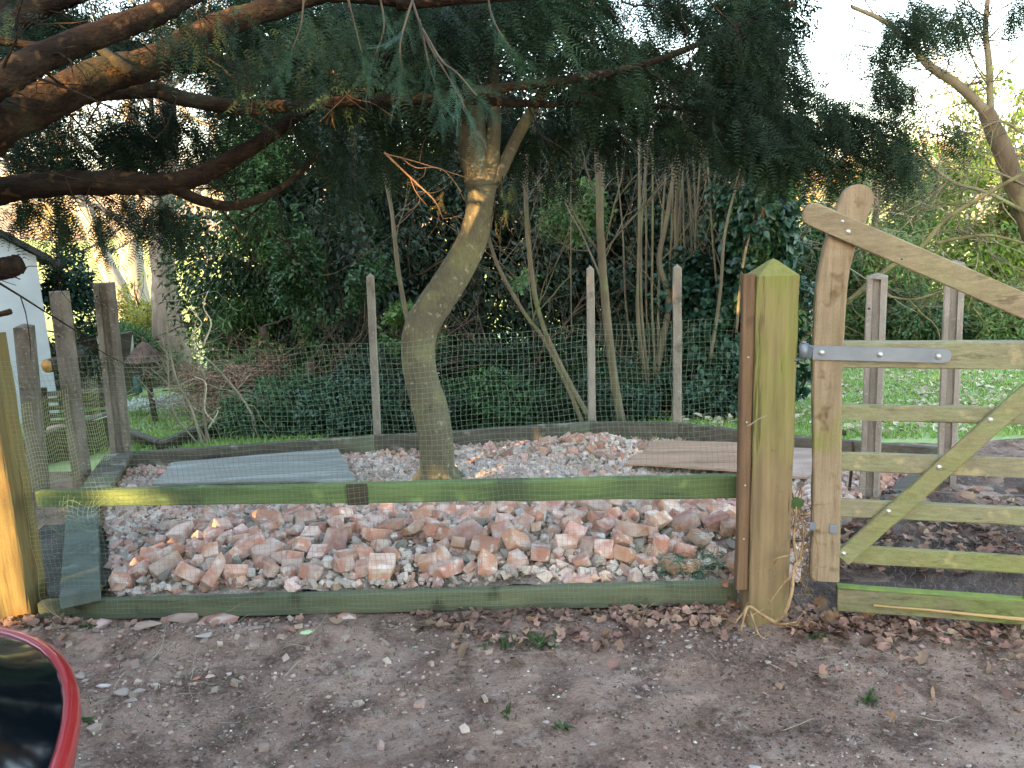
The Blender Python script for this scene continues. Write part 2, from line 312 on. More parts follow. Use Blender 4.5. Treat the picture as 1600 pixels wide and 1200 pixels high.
# ------------------------------------------------------------------ terrain
def vnoise(x, y, seed=0):
    x = np.asarray(x, float); y = np.asarray(y, float)
    xi = np.floor(x).astype(np.int64); yi = np.floor(y).astype(np.int64); fx = x - xi; fy = y - yi
    fx = fx * fx * (3 - 2 * fx); fy = fy * fy * (3 - 2 * fy)
    def h(a, b):
        n = (a * 374761393 + b * 668265263 + seed * 1442695041) & 0x7fffffff
        n = ((n ^ (n >> 13)) * 1274126177) & 0x7fffffff; return ((n ^ (n >> 16)) & 0xffff) / 65535.0
    return (h(xi, yi) * (1 - fx) + h(xi + 1, yi) * fx) * (1 - fy) + (h(xi, yi + 1) * (1 - fx) + h(xi + 1, yi + 1) * fx) * fy
def fbm(x, y, o=4, seed=0): return sum((vnoise(x * 2 ** i, y * 2 ** i, seed + i) - .5) / 2 ** i for i in range(o))
def base_h(x, y):
    y = np.asarray(y, float)
    z = np.interp(y, [-60, 5.6, 7.5, 14, 26, 45, 90, 130, 190, 260, 420], [0, 0, -.28, -.95, -1.9, -1.9, -.5, 1.0, 9.5, 17, 20])
    return z + np.where(y > 30, fbm(np.asarray(x) / 30., y / 30., 3, 5) * np.clip((y - 30) / 40, 0, 3), 0)
def H(x, y):
    x = np.asarray(x, float); y = np.asarray(y, float)
    near = np.clip((6 - y) / 1.0, 0, 1)
    return base_h(x, y) + near * (fbm(x * 1.3, y * 1.3, 4, 3) * .028 + fbm(x * 7, y * 7, 4, 11) * .022 - .012 + .035 * np.exp(-((y - 2.98) / .10) ** 2) * np.clip((-.5 - x) / .4, 0, 1)) + (1 - near) * fbm(x * .6, y * .6, 3, 8) * .08
def sheet(name, xs, ys, m, dz=0.0, hf=H):
    X, Y = np.meshgrid(xs, ys); b = MB(); b.grid(X, Y, hf(X, Y) + dz); return b.build(name, m, kind='structure')
ys_near = np.linspace(.6, 5.4, 260); xs_near = np.linspace(-3.2, 3.4, 340)
sheet('soil_drive', xs_near, ys_near, m_ground)
# surrounding soil: rings around the detailed patch
sheet('soil_left', np.linspace(-30, -3.2, 60), np.linspace(-30, 5.4, 80), m_ground)
sheet('soil_right', np.linspace(3.4, 30, 60), np.linspace(-30, 5.4, 80), m_ground)
sheet('soil_behind_viewer', np.linspace(-3.2, 3.4, 40), np.linspace(-30, .6, 60), m_ground)
sheet('lawn', np.linspace(-.2, 34, 110), np.linspace(5.4, 26, 90), m_lawn)
sheet('garden_ground', np.linspace(-34, -.2, 110), np.linspace(5.4, 26, 90), m_lawn)
sheet('field', np.linspace(-150, 150, 120), np.linspace(26, 130, 60), m_field)
sheet('hillside', np.linspace(-400, 400, 120), np.linspace(130, 420, 50), m_wood)

# ------------------------------------------------------------------ foliage tools
def unit(v): return v / (np.linalg.norm(v, axis=-1, keepdims=True) + 1e-9)
def leaves(b, P, D, Nn, L, W, fold=.25, curl=0.0):
    """six-vertex folded leaves: two quads each"""
    n = len(P); L = np.broadcast_to(L, n)[:, None]; W = np.broadcast_to(W, n)[:, None]
    D = unit(D); S = unit(np.cross(D, Nn)); N2 = np.cross(S, D)
    f = fold * W * N2
    V = np.stack([P, P + D * L * .3 + S * W * .5 + f, P + D * L * .7 + S * W * .38 + f - N2 * L * curl * .5, P + D * L - N2 * L * curl, P + D * L * .7 - S * W * .38 + f - N2 * L * curl * .5, P + D * L * .3 - S * W * .5 + f], 1)
    i = np.arange(n)[:, None] * 6
    b.add(V, np.concatenate([i + np.array([[0, 1, 2, 3]]), i + np.array([[0, 3, 4, 5]])]))
def ell_pts(n, c, r, shell=.45, clump=1.6, keep=.5, seed=0):
    """points in an ellipsoid, denser to the outside, thinned by clump noise"""
    out = []; got = 0; c = np.array(c); r = np.array(r)
    while got < n:
        d = unit(rng.normal(size=(n * 2, 3))); rad = rng.random(n * 2) ** shell
        bump = 1 + .30 * fbm(d[:, 0] * 2.2 + seed * 3.1, d[:, 2] * 2.2 + d[:, 1] * 1.7, 3, seed) * 2
        p = c + d * r * (rad * bump)[:, None]
        q = fbm(p[:, 0] * clump + seed, p[:, 2] * clump + p[:, 1] * clump * .7, 3, seed + 20) + fbm(p[:, 1] * clump, p[:, 2] * clump * 1.3, 2, seed + 40) * .6
        p = p[q > np.quantile(q, 1 - keep)]; out.append(p); got += len(p)
    return np.concatenate(out)[:n]
def crown(b, n, c, r, L, W, droop=.4, seed=0, keep=.55, shell=.45, clump=1.6, zmin=None):
    P = ell_pts(n, c, r, shell, clump, keep, seed)
    if zmin is not None: P = P[P[:, 2] > zmin]
    out = unit(P - np.array(c)); D = unit(out * .6 + rng.normal(0, .6, P.shape) + np.array([0, 0, -droop]))
    N = unit(out + np.array([0, 0, .8]) + rng.normal(0, .45, P.shape))
    leaves(b, P, D, N, L * rng.uniform(.6, 1.3, len(P)), W * rng.uniform(.7, 1.2, len(P)))
def twigs(b, p, d, L, r, depth, spread=.6, grav=0.0, wob=.18, kids=3, sides=4, ends=None, nseg=5):
    p = np.array(p, float); d = unit(np.array(d, float)); P = [p.copy()]
    for i in range(nseg):
        d = unit(d + rng.normal(0, wob, 3) + np.array([0, 0, grav])); P.append(P[-1] + d * L / nseg)
    b.tube(smooth(P, 2) if depth > 1 else P, [r, r * .45], sides if depth > 0 else 3, caps=False)
    if ends is not None: ends.append((P[-1], d)); ends.append((P[len(P) // 2], d))
    if depth > 0:
        for k in range(kids):
            i = rng.integers(1, len(P)); dd = unit(P[i] - P[i - 1]); nd = unit(dd + rng.normal(0, spread, 3))
            twigs(b, P[i], nd, L * rng.uniform(.45, .75), r * .5 * rng.uniform(.7, 1.1), depth - 1, spread, grav, wob, kids, sides, ends, max(3, nseg - 1))
# yew spray: a drooping shoot with two ranks of needles, returned as arrays (N,6 verts in local space: +X along the shoot, Z up)
def spray_template(L=.3, pitch=.0055, nl=.024, nw=.0036, side=3, seed=1):
    g = np.random.default_rng(seed); P = []; D = []; N = []
    def shoot(p0, dirv, ln, bend):
        n = int(ln / pitch); t = np.arange(n) / max(n - 1, 1)
        pos = p0 + dirv * (t * ln)[:, None] + np.array([0, 0, -1]) * (bend * ln * t ** 2)[:, None]
        for s in (-1, 1):
            sd = np.array([-dirv[1], dirv[0], 0]) * s
            dd = unit(sd + dirv * .55 + g.normal(0, .10, (n, 3)) + np.array([0, 0, .12]))
            P.append(pos); D.append(dd * (nl * (1 - .5 * t ** 3) * g.uniform(.8, 1.1, n))[:, None]); N.append(np.tile([0, 0, 1.0], (n, 1)))
        return pos
    main = shoot(np.zeros(3), np.array([1.0, 0, 0]), L, .35)
    for k in range(side):
        i = int(len(main) * (.15 + .6 * k / side)); s = 1 if k % 2 else -1; a = s * g.uniform(.5, .9)
        shoot(main[i], np.array([math.cos(a), math.sin(a), 0]), L * g.uniform(.35, .6), .35)
    P = np.concatenate(P); D = np.concatenate(D); W = nw
    S = unit(np.cross(D, np.array([0, 0, 1.0]))) * W / 2
    return np.stack([P - S * .6, P + S * .6, P + D + S * .25, P + D - S * .25], 1)      # (M,4,3)
TMP = [spray_template(.26, .016, .030, .011, 2, 1), spray_template(.32, .016, .032, .011, 3, 2), spray_template(.20, .016, .028, .011, 2, 3)]
TMPN = [spray_template(.26, .0085, .034, .0058, 2, 4), spray_template(.32, .0085, .034, .0058, 3, 5)]
TMPC = [spray_template(.34, .020, .045, .011, 3, 6), spray_template(.38, .020, .045, .011, 4, 7)]
def sprays(b, P, D, scale, tm=TMP):
    n = len(P); D = unit(D); up = unit(np.array([0, 0, 1.0]) + rng.normal(0, .45, (n, 3)))
    S = unit(np.cross(up, D)); Z = np.cross(D, S); sc = np.broadcast_to(scale, n)
    which = rng.integers(0, len(tm), n)
    for w, T in enumerate(tm):
        idx = np.where(which == w)[0]
        if not len(idx): continue
        M = np.stack([D[idx], S[idx], Z[idx]], 1) * sc[idx][:, None, None]
        V = np.einsum('mqk,nkj->nmqj', T, M) + P[idx][:, None, None]
        c = len(idx) * T.shape[0]; b.add(V, np.arange(c * 4).reshape(c, 4))
def px_cloud(n, px, py, rx, ry, Y, dY, gap=0.5, clump=26., seed=0):
    """world points whose spread is measured on the photograph, at real depths; thinned into clumps"""
    out = []
    while len(out) < n:
        m = n * 3; a = rng.uniform(0, 2 * math.pi, m); q = np.sqrt(rng.random(m))
        x = px + rx * q * np.cos(a); y = py + ry * q * np.sin(a)
        k = fbm(x / clump / 2.5, y / clump / 1.6, 3, seed)
        ok = k > np.quantile(k, gap)
        for i in np.where(ok)[0]:
            out.append(at(x[i], y[i], Y + rng.uniform(-dY, dY)))
            if len(out) >= n: break
    return np.array(out)

# ------------------------------------------------------------------ distant setting: woods, far trees
def wx(px, Y): return float(at(px, 400, Y)[0])
b = MB()
for i in range(330):          # the far wood reads as one mass of bare trees
    y = rng.uniform(110, 260); x = rng.uniform(-1, 1) * (y * .95)
    z = float(base_h(x, y)); h = rng.uniform(7, 13)
    twigs(b, (x, y, z - .3), (rng.normal(0, .05), 0, 1), h * .6, .28, 2, .55, .05, .1, 4, 3)
tag(b.build('far_wood', m_fartrunk), 'pale bare wood covering the distant hillside', 'wood', kind='stuff')
b = MB()
for i in range(34):
    y = rng.uniform(118, 240); x = rng.uniform(-1, 1) * (y * .9); r = rng.uniform(3, 6)
    crown(b, 260, (x, y, float(base_h(x, y)) + r * .7), (r, r, r * .9), 1.0, .8, 0, i)
tag(b.build('far_bushes', mat('far_bush_leaves', '#a8925c', '#8a8a4e', .1, isl=.25, hue=.02, rough=.8, bump=0, trans=.2)), 'tan and olive bushes among the distant bare wood', 'bushes', kind='stuff')  # sunlit, hazy tan of far bushes is put into the leaf colour

def tree(name, label, base, pts, radii, m_tr, crowns=(), m_cr=None, L=.06, W=.03, n=9000, limbs=None, cat='tree', seed=0, droop=.4, group=None, keep=.55, sides=10, clump=1.6):
    t = empty(name, base); tag(t, label, cat, group)
    b = MB(); P = smooth(pts, 6); b.tube(P, radii, sides, .03)
    if limbs: limbs(b, P)
    b.build('trunk', m_tr, t)
    if crowns:
        c = MB()
        for k, (cc, rr, fr) in enumerate(crowns): crown(c, int(n * fr), cc, rr, L, W, droop, seed + k, keep, clump=clump)
        c.build('crown', m_cr, t)
    return t
def limbs_up(nl, L, r, depth=2, spread=.6, lo=.3, up=.5, k=3):
    def f(b, P):
        for i in range(nl):
            j = int(len(P) * rng.uniform(lo, .98)); a = rng.uniform(0, 6.28)
            twigs(b, P[min(j, len(P) - 1)], (math.cos(a), math.sin(a) * .7, up), L * rng.uniform(.7, 1.2), r, depth, spread, .02, .16, k, 4)
    return f
def evergreen(name, label, px, Y, z0, z1, rx, ry, m, n, L, W, seed, droop=.4, keep=.55, group=None, cat='tree', extra=(), dx=0, clump=1.6):
    x = wx(px, Y); zg = float(H(x, Y)); c = (x, Y, (z0 + z1) / 2)
    cr = [(c, (rx, ry, (z1 - z0) / 2), 1.0)] + list(extra)
    pts = [(x, Y, zg - .1), (x + dx * .3, Y, zg + (z1 - zg) * .35), (x + dx, Y, zg + (z1 - zg) * .75)]
    return tree(name, label, (x, Y, zg), pts, [.14, .1, .04], m_twig, cr, m, L, W, n, limbs_up(9, rx * 1.0, .016, 2, .45), cat, seed, droop, group, keep, clump=clump)

# trees and shrubs of the far garden, right
evergreen('conifer', 'mid green feathery conifer behind the gate across the lawn', 1365, 15.5, -1.6, 3.0, 1.15, 1.2, m_mid, 15000, .13, .05, 3)
evergreen('shrub', 'blue green bush left of the feathery conifer at the lawn edge', 1285, 15.0, -1.3, 1.6, .75, .9, m_laurel, 8000, .11, .05, 4, cat='shrub')
evergreen('conifer', 'yellow green conifer at the right edge of the view beyond the lawn', 1560, 17.0, -1.8, 4.2, 1.9, 1.5, m_bright, 18000, .15, .06, 5)
evergreen('shrub', 'low dark shrub at the lawn edge between the two concrete gate side posts', 1440, 14.0, -1.4, .35, 1.0, .8, m_laurel, 9000, .10, .045, 6, cat='shrub')
evergreen('shrub', 'low russet and green shrub at the far right lawn edge', 1590, 13.6, -1.3, .2, .9, .7, m_mid, 6000, .10, .04, 7, cat='shrub')
for k, (px, top, lean, lab) in enumerate(((1480, 200, 60, 'pale leaning bare tree seen through the gate above the top rail'), (1270, 260, -20, 'thin pale bare tree between the gate post and the curved gate head'), (1405, 230, -8, 'slim grey bare tree behind the feathery conifer'), (1525, 150, 10, 'tall pale bare tree behind the yellow green conifer'))):
    Y = 20 + k; p0 = at(px, 520, Y); zb = float(H(p0[0], Y))
    tree('bare_tree', lab, (p0[0], Y, zb), [(p0[0], Y, zb - .1), at(px + lean * .4, 380, Y), at(px + lean, top, Y)], [.13, .09, .03], m_fartrunk, limbs=limbs_up(12, 2.0, .035, 3, .6, .25, .6), sides=8)
# left: field edge trees
def px_tree(name, label, path_px, Y, radii, m, lim=None, sides=10, cat='tree'):
    P = [at(a, c, Y) for a, c in path_px]; zb = float(H(P[0][0], Y)); base = (P[0][0], Y, zb)
    return tree(name, label, base, [(P[0][0], Y, zb - .15)] + P[1:], radii, m, limbs=lim, sides=sides)
px_tree('beech_tree', 'thick pale beech trunk between the bird table and the dark evergreens', [(272, 540), (262, 500), (256, 430), (250, 350), (262, 250), (255, 120), (240, -60)], 13.0, [.32, .24, .19, .17, .17, .14, .1], m_beech, limbs_up(9, 3.0, .05, 3, .6, .45, .5))
px_tree('leaning_tree', 'pale grey leaning trunk above the olive bush on the left', [(212, 520), (192, 470), (165, 410), (140, 345), (95, 230), (60, 120)], 17.0, [.22, .2, .17, .16, .13, .08], m_fartrunk, limbs_up(8, 3.5, .05, 3, .6, .4, .6))
px_tree('bare_tree', 'grey upright trunk between the leaning trunk and the beech', [(222, 520), (212, 460), (205, 400), (195, 300), (205, 200), (190, 80)], 19.0, [.34, .3, .26, .22, .18, .1], m_fartrunk, limbs_up(8, 3.5, .05, 3, .6, .4, .6))
px_tree('bare_tree', 'slim pale bare tree at the field edge above the white house roof', [(100, 560), (92, 440), (88, 330), (92, 220), (80, 100)], 24.0, [.14, .12, .1, .08, .05], m_paletwig, limbs_up(18, 3.0, .04, 3, .7, .2, .5))
px_tree('bare_tree', 'bare branching tree at the field edge right of the beech trunk', [(330, 560), (325, 440), (318, 330), (335, 220), (340, 100)], 26.0, [.18, .15, .12, .09, .05], m_paletwig, limbs_up(16, 3.5, .05, 3, .7, .2, .5))
evergreen('shrub', 'olive yellow bush behind the slotted concrete corner post', 212, 14.5, -1.6, .75, .8, .8, m_olive, 11000, .08, .035, 12, cat='shrub')
evergreen('shrub', 'bright green shrub between the two left concrete posts', 165, 13.0, -1.4, .25, 1.1, .7, m_mid, 12000, .08, .035, 13, cat='shrub')
evergreen('ivy_bush', 'blue green ivy bush beside the white house corner', 92, 10.5, -.9, 1.35, .42, .5, m_ivy, 7000, .07, .045, 14, cat='shrub')
evergreen('shrub', 'pale twiggy shrub beside the white house at the log store', 88, 10.0, -.7, .25, .4, .4, m_paletwig, 2500, .12, .008, 15, cat='shrub', keep=.8)

# dark evergreens right behind the enclosure
evergreen('evergreen_tree', 'glossy mid green evergreen at the left end of the dark thicket', 430, 9.4, -.7, 3.6, 1.1, .9, m_laurel, 26000, .07, .035, 21)
evergreen('evergreen_tree', 'dark feathery evergreen behind the leftmost slim concrete post', 560, 9.0, -.7, 5.0, 1.3, 1.0, m_dark, 30000, .075, .03, 22)
evergreen('evergreen_tree', 'dark holly right behind the curved trunk', 740, 9.6, -.7, 4.6, 1.4, 1.0, m_dark, 28000, .075, .04, 23)
evergreen('evergreen_tree', 'dark evergreen between the curved trunk and the hazel stems', 900, 10.2, -.7, 3.6, 1.3, 1.0, m_dark, 24000, .08, .04, 24)
evergreen('evergreen_tree', 'dark evergreen behind the hazel stems', 1060, 10.4, -.7, 2.9, 1.3, 1.0, m_dark, 24000, .08, .04, 25)
evergreen('evergreen_tree', 'tall dark evergreen far behind the curved trunk', 620, 12.0, -1.0, 7.0, 2.6, 1.2, m_dark, 26000, .12, .06, 26)
evergreen('evergreen_tree', 'dark evergreen far behind the hazel stems', 1010, 12.6, -1.0, 3.6, 2.2, 1.2, m_dark, 22000, .12, .06, 27)
evergreen('conifer', 'green feathery conifer bough mass behind the russet shrub', 400, 8.6, -.6, .9, .75, .6, m_mid, 12000, .09, .02, 28, droop=.8)
evergreen('shrub', 'glossy laurel shrub just behind the russet shrub', 470, 7.6, -.5, .55, .7, .5, m_laurel, 14000, .06, .032, 29, cat='shrub')
evergreen('shrub', 'dark bramble mound behind the leftmost slim concrete post', 600, 7.3, -.4, .5, .7, .5, m_dark, 14000, .055, .03, 30, cat='shrub')
evergreen('shrub', 'dark bramble mound behind the wire mesh right of the curved trunk', 790, 7.3, -.4, .55, .8, .5, m_dark, 15000, .055, .03, 31, cat='shrub')
evergreen('shrub', 'dark low shrub at the feet of the hazel stems', 980, 7.5, -.4, .45, .8, .5, m_laurel, 13000, .055, .03, 32, cat='shrub')
iv = evergreen('ivy_tree', 'ivy covered tree between the right slim concrete post and the gate post', 1150, 7.3, -.4, 1.75, .62, .55, m_ivy, 20000, .075, .055, 33, extra=[((wx(1185, 7.0), 7.0, 1.9), (.42, .4, 1.0), .45), ((wx(1120, 7.2), 7.2, .6), (.5, .4, .75), .45)], clump=2.6)
evergreen('yew_tree', 'tall dark yew rising above the ivy covered tree', 1160, 9.0, 1.4, 5.2, .75, .7, m_dark, 14000, .08, .025, 34, droop=.9)

for k, (px, py_w, Y, hh, m_, lab) in enumerate(((420, .7, 6.75, .30, m_laurel, 'low leafy ground cover behind the left end of the back board'), (530, .55, 6.7, .36, m_ivy, 'ivy mound touching the back board left of the leftmost slim post'), (655, .6, 6.75, .38, m_dark, 'dark bramble touching the back board behind the curved trunk'), (770, .6, 6.8, .34, m_laurel, 'green bramble touching the back board right of the curved trunk'), (880, .6, 6.85, .36, m_dark, 'dark bramble just left of the middle slim post'), (1000, .6, 6.95, .34, m_ivy, 'ivy mound between the two right slim posts'), (1110, .55, 6.8, .42, m_ivy, 'ivy mound between the right slim post and the gate post'))):
    x = wx(px, Y); t = empty('ivy_mound' if m_ is m_ivy else 'bramble', (x, Y, float(H(x, Y)))); tag(t, lab, 'shrub')
    b = MB(); crown(b, 5200, (x, Y, .02), (py_w, .42, hh), .045, .03, .2, 300 + k, .7, .6, 3.0); b.build('leaves', m_, t)
    b = MB()
    for i in range(16): twigs(b, (x + rng.normal(0, .3), Y + rng.normal(0, .1), -.1), (rng.normal(0, .6), rng.normal(0, .3), .8), rng.uniform(.3, .7), .004, 2, .5, -.05, .2, 2, 3)
    b.build('stems', m_twig, t)
# pale leafy shoots with lighter leaves among the dark thicket
for k, (px, py, Y, rx_, rz_, n, m_, lab) in enumerate(((400, 300, 8.2, .5, .6, 5000, m_mid, 'lighter green holly bough at the upper left of the thicket'), (500, 420, 7.8, .55, .45, 4500, m_laurel, 'glossy laurel bough left of the leftmost slim post'), (640, 520, 7.6, .35, .3, 1800, m_mid, 'light leafy spray behind the trunk bend'), (900, 330, 7.8, .4, .3, 1500, m_mid, 'light leafy spray between the crooked stem and the middle post'), (820, 440, 7.0, .16, .07, 160, m_mid, 'single bright sprig on the slanting stem'), (1190, 330, 7.0, .35, .5, 2500, m_mid, 'light green ivy bough left of the gate head'))):
    c = at(px, py, Y); t = empty('leafy_bough', c); tag(t, lab, 'branch'); b = MB(); crown(b, n, c, (rx_, .3, rz_), .06, .03, .3, 340 + k, .5, .6, 2.4); b.build('leaves', m_, t)
    b = MB()
    for i in range(8): twigs(b, c + rng.normal(0, .1, 3), (rng.normal(0, .8), rng.normal(0, .3), rng.normal(0, .6)), rx_ * 1.2, .005, 2, .5, -.02, .2, 2, 3)
    b.build('stems', m_twig, t)

# russet and bare shrubs on the left
t = empty('russet_shrub', (wx(345, 8.0), 8.0, float(H(-3, 8)))); tag(t, 'russet leafless shrub between the bird table and the evergreens', 'shrub')
b = MB(); c0 = np.array([wx(335, 8.0), 8.0, float(H(-3, 8))])
for i in range(46): twigs(b, c0 + rng.normal(0, .06, 3) * [1, 1, 0], (rng.normal(.1, .55), rng.normal(0, .3), .75), rng.uniform(.4, .75), .008, 2, .6, -.03, .2, 4, 3)
b.build('stems', m_red, t)
b = MB(); crown(b, 3500, c0 + [.05, 0, .55], (.55, .4, .28), .035, .015, 0, 44); b.build('buds', m_red, t)
t = empty('bare_shrub', gz(325, 700, .0)); tag(t, 'leafless shrub of arching stems just behind the left back board', 'shrub')
b = MB(); Y = 6.3
for pp, r in (([(318, 700), (300, 640), (275, 590), (262, 520), (258, 470)], .012), ([(325, 700), (318, 640), (320, 590), (300, 540), (310, 490)], .01), ([(312, 700), (280, 660), (250, 630), (215, 590)], .008), ([(328, 700), (300, 650), (262, 600), (235, 575)], .009),
              ([(395, 690), (398, 660), (380, 625), (352, 590), (322, 560), (290, 545)], .013), ([(315, 700), (270, 640), (262, 560), (250, 540)], .007), ([(330, 698), (322, 660), (338, 640), (345, 600)], .008)):
    P = smooth(path(pp, Y + rng.uniform(-.15, .15)), 5); b.tube(P, [r, r * .35], 5, .05)
    for i in range(9): twigs(b, P[rng.integers(4, len(P))], (rng.normal(0, .7), rng.normal(0, .3), rng.uniform(-.2, .8)), rng.uniform(.15, .4), r * .35, 1, .6, 0, .25, 3, 3)
b.build('stems', m_paletwig, t)
m_peel = mat('peeled_twig', '#c5baa4', None, bump=0)
for pp in ([(318, 540), (330, 505), (318, 480), (325, 455)], [(300, 530), (302, 520), (315, 505), (296, 480)], [(335, 660), (320, 640), (322, 600), (303, 588)], [(325, 670), (340, 645), (338, 640), (345, 636)]):
    b = MB(); b.tube(smooth(path(pp, 6.2), 5), [.007, .003], 4, .05); b.build('stem', m_peel, t)

# ------------------------------------------------------------------ hazel coppice and single stems behind the enclosure
def stem(label, pp, Y, r0, r1, kids=8, name='hazel_stem', m=m_stem, group=None):
    P0 = path(pp, Y); base = P0[0]; t = empty(name, base); tag(t, label, 'tree', group)
    P = smooth(P0, 6); b = MB(); b.tube(P, [r0, r1], 8, .05); b.build('trunk', m, t)
    b = MB()
    for i in range(kids): twigs(b, P[rng.integers(len(P) // 3, len(P))], (rng.normal(0, .6), rng.normal(0, .3), .9), rng.uniform(.4, 1.1), r1 * .45, 2, .45, .03, .12, 3, 3)
    b.build('branch', m, t)
stem('thick straight hazel stem right of the middle slim concrete post', [(972, 665), (955, 560), (940, 400), (936, 280), (930, 160), (925, 40)], 6.35, .038, .025)
stem('crooked stem leaning right towards the foot of the middle concrete post', [(922, 655), (880, 580), (845, 500), (830, 420), (822, 320), (826, 220), (842, 150)], 6.3, .024, .014)
stem('stem leaning hard right that crosses behind the wire mesh', [(912, 665), (885, 600), (850, 530), (820, 490), (780, 420), (760, 360), (740, 300)], 6.3, .02, .012)
stem('thin dead straight stem between the crooked stem and the middle post', [(893, 520), (892, 420), (892, 320), (893, 210), (890, 60)], 7.4, .006, .004, 1)
stem('pale stem just left of the curved trunk', [(640, 520), (622, 420), (612, 330), (598, 260), (585, 170)], 6.6, .02, .012, 6)
stem('knotty hazel trunk that forks beside the right slim concrete post', [(1018, 650), (1030, 560), (1045, 470), (1030, 410), (1040, 350), (1050, 290), (1062, 200)], 7.0, .035, .015)
stem('pale forked stem rising in front of the ivy', [(1110, 560), (1125, 460), (1132, 370), (1150, 290), (1165, 235)], 6.7, .016, .009, 4)
stem('pale thin stem crossing the ivy to the right', [(1150, 520), (1160, 420), (1175, 350), (1192, 300), (1212, 245)], 6.7, .013, .008, 4)
ORD = 'first second third fourth fifth sixth seventh eighth ninth tenth eleventh twelfth thirteenth fourteenth fifteenth sixteenth seventeenth eighteenth nineteenth twentieth twenty-first twenty-second'.split()
for k in range(22):
    x0 = 985 + k * 6.8 + rng.uniform(-2, 2); lean = rng.normal(0, 26); Y = rng.uniform(6.9, 7.8); r = rng.uniform(.007, .015)
    stem(ORD[k] + ' slender hazel rod from the left behind the two right slim concrete posts', [(x0 * .5 + 520, 655), (x0 + lean * .2, 500), (x0 + lean * .5, 360), (x0 + lean, 215), (x0 + lean * 1.2, 120)], Y, r, r * .5, 3, group='slender hazel rods of the coppice')

# ------------------------------------------------------------------ bare tree with long limbs, right
t = empty('bare_tree', (at(1640, 600, 8.5)[0], 8.5, float(H(4.8, 8.5)))); tag(t, 'dark bare tree with a forked trunk at the right edge', 'tree')
b = MB()
tr = smooth([(at(1680, 600, 8.5)[0], 8.5, float(H(5, 8.5)) - .1)] + path([(1650, 470), (1608, 350), (1580, 270), (1552, 200), (1540, 172)], 8.5), 6); b.tube(tr, [.12, .10, .075], 12, .04); b.build('trunk', mat('dark_bark', '#5f5346', '#4a4136', 5, (2, 2, .6), (.35, .65), '#6e6c4c', 3, (.55, .68), bump=.5, bs=20), t)
for pp, rr in (([(1545, 180), (1500, 135), (1455, 105), (1425, 70), (1385, 35), (1330, 10)], [.055, .04, .018]), ([(1548, 190), (1546, 110), (1540, 40), (1548, -40)], [.036, .03, .02])):
    b = MB(); P = smooth(path(pp, 8.5), 6); b.tube(P, rr, 10, .04)
    for i in range(22): twigs(b, P[rng.integers(3, len(P))], (rng.normal(-.1, .7), rng.normal(0, .4), rng.uniform(-.2, .9)), rng.uniform(.5, 1.3), rr[-1] * .45, 3, .6, .01, .2, 3, 3)
    b.build('limb', m_stem, t)
for pp, r in (([(1600, 330), (1540, 300), (1490, 285), (1440, 250), (1400, 238)], .022), ([(1600, 210), (1560, 190), (1500, 215), (1440, 205)], .012), ([(1620, 300), (1560, 270), (1510, 262), (1430, 268), (1380, 262)], .012)):
    b = MB(); P = smooth(path(pp, 8.4), 6); b.tube(P, [r, r * .5], 6, .05)
    for i in range(14): twigs(b, P[rng.integers(2, len(P))], (rng.normal(-.5, .5), rng.normal(0, .4), rng.normal(.1, .5)), rng.uniform(.4, .9), r * .4, 2, .6, -.01, .2, 3, 3)
    b.build('branch', m_stem, t)
t = empty('fallen_limb', at(1240, 500, 7.6)); tag(t, 'mossy slanting limb running behind the gate head and the concrete post', 'branch')
m_mossy = mat('mossy_limb', '#6d6a48', '#585238', 6, thr=(.4, .6), bump=.3, bs=30)
for pp, r in (([(1232, 560), (1260, 525), (1320, 475), (1380, 425), (1440, 385), (1475, 345), (1530, 310), (1600, 270)], .028), ([(1462, 380), (1500, 372), (1540, 368), (1570, 372), (1640, 392)], .018), ([(1360, 455), (1420, 468), (1470, 455), (1500, 440)], .012), ([(1420, 468), (1440, 490), (1465, 515), (1470, 560)], .009), ([(1540, 440), (1570, 448), (1640, 452)], .012), ([(1520, 480), (1535, 500), (1545, 520)], .008)):
    b = MB(); P = smooth(path(pp, 7.6), 6); b.tube(P, [r, r * .6], 7, .05)
    for i in range(9): twigs(b, P[rng.integers(2, len(P))], (rng.normal(0, .7), rng.normal(0, .3), rng.normal(0, .6)), rng.uniform(.3, .7), r * .25, 2, .6, 0, .22, 3, 3)
    b.build('branch', m_mossy, t)
b = MB()
for i in range(60): twigs(b, at(rng.uniform(1240, 1640), rng.uniform(240, 420), rng.uniform(9, 12)), (rng.normal(0, 1), rng.normal(0, .5), rng.normal(.1, .5)), rng.uniform(.6, 1.4), .008, 2, .6, 0, .2, 3, 3)
tag(b.build('bare_twigs', m_paletwig), 'tangle of thin bare twigs hanging between the gate head and the bare tree', 'twigs', kind='stuff')

# ------------------------------------------------------------------ garden on the left: house, fences, bird table
Yh = 8.6; ec = at(56, 400, Yh); zg = float(H(ec[0], Yh)) - .25; ez = ec[2]
t = empty('white_house', (ec[0] - 2, Yh + 2, zg)); tag(t, 'white rendered outbuilding with a dark verge at the left edge', 'house')
b = MB(); x1 = ec[0]; x0 = x1 - 4.2; xr = (x0 + x1) / 2; rz_ = ez + 1.45; y0, y1 = Yh, Yh + 5
V = [(x0, y0, zg), (x1, y0, zg), (x1, y0, ez), (xr, y0, rz_), (x0, y0, ez), (x0, y1, zg), (x1, y1, zg), (x1, y1, ez), (xr, y1, rz_), (x0, y1, ez)]
b.add(V, [[0, 1, 2, 3, 4]], [[9, 8, 7, 6, 5]], [[1, 6, 7, 2], [0, 4, 9, 5], [2, 7, 8, 3], [3, 8, 9, 4]]); hx = lambda v: (x1 + (v[0] - x1) * .86 - (v[1] - y0) * .55, y0 + (v[1] - y0) * .84 + (v[0] - x1) * .5, v[2]); b.V[-1] = np.array([hx(v) for v in b.V[-1]])
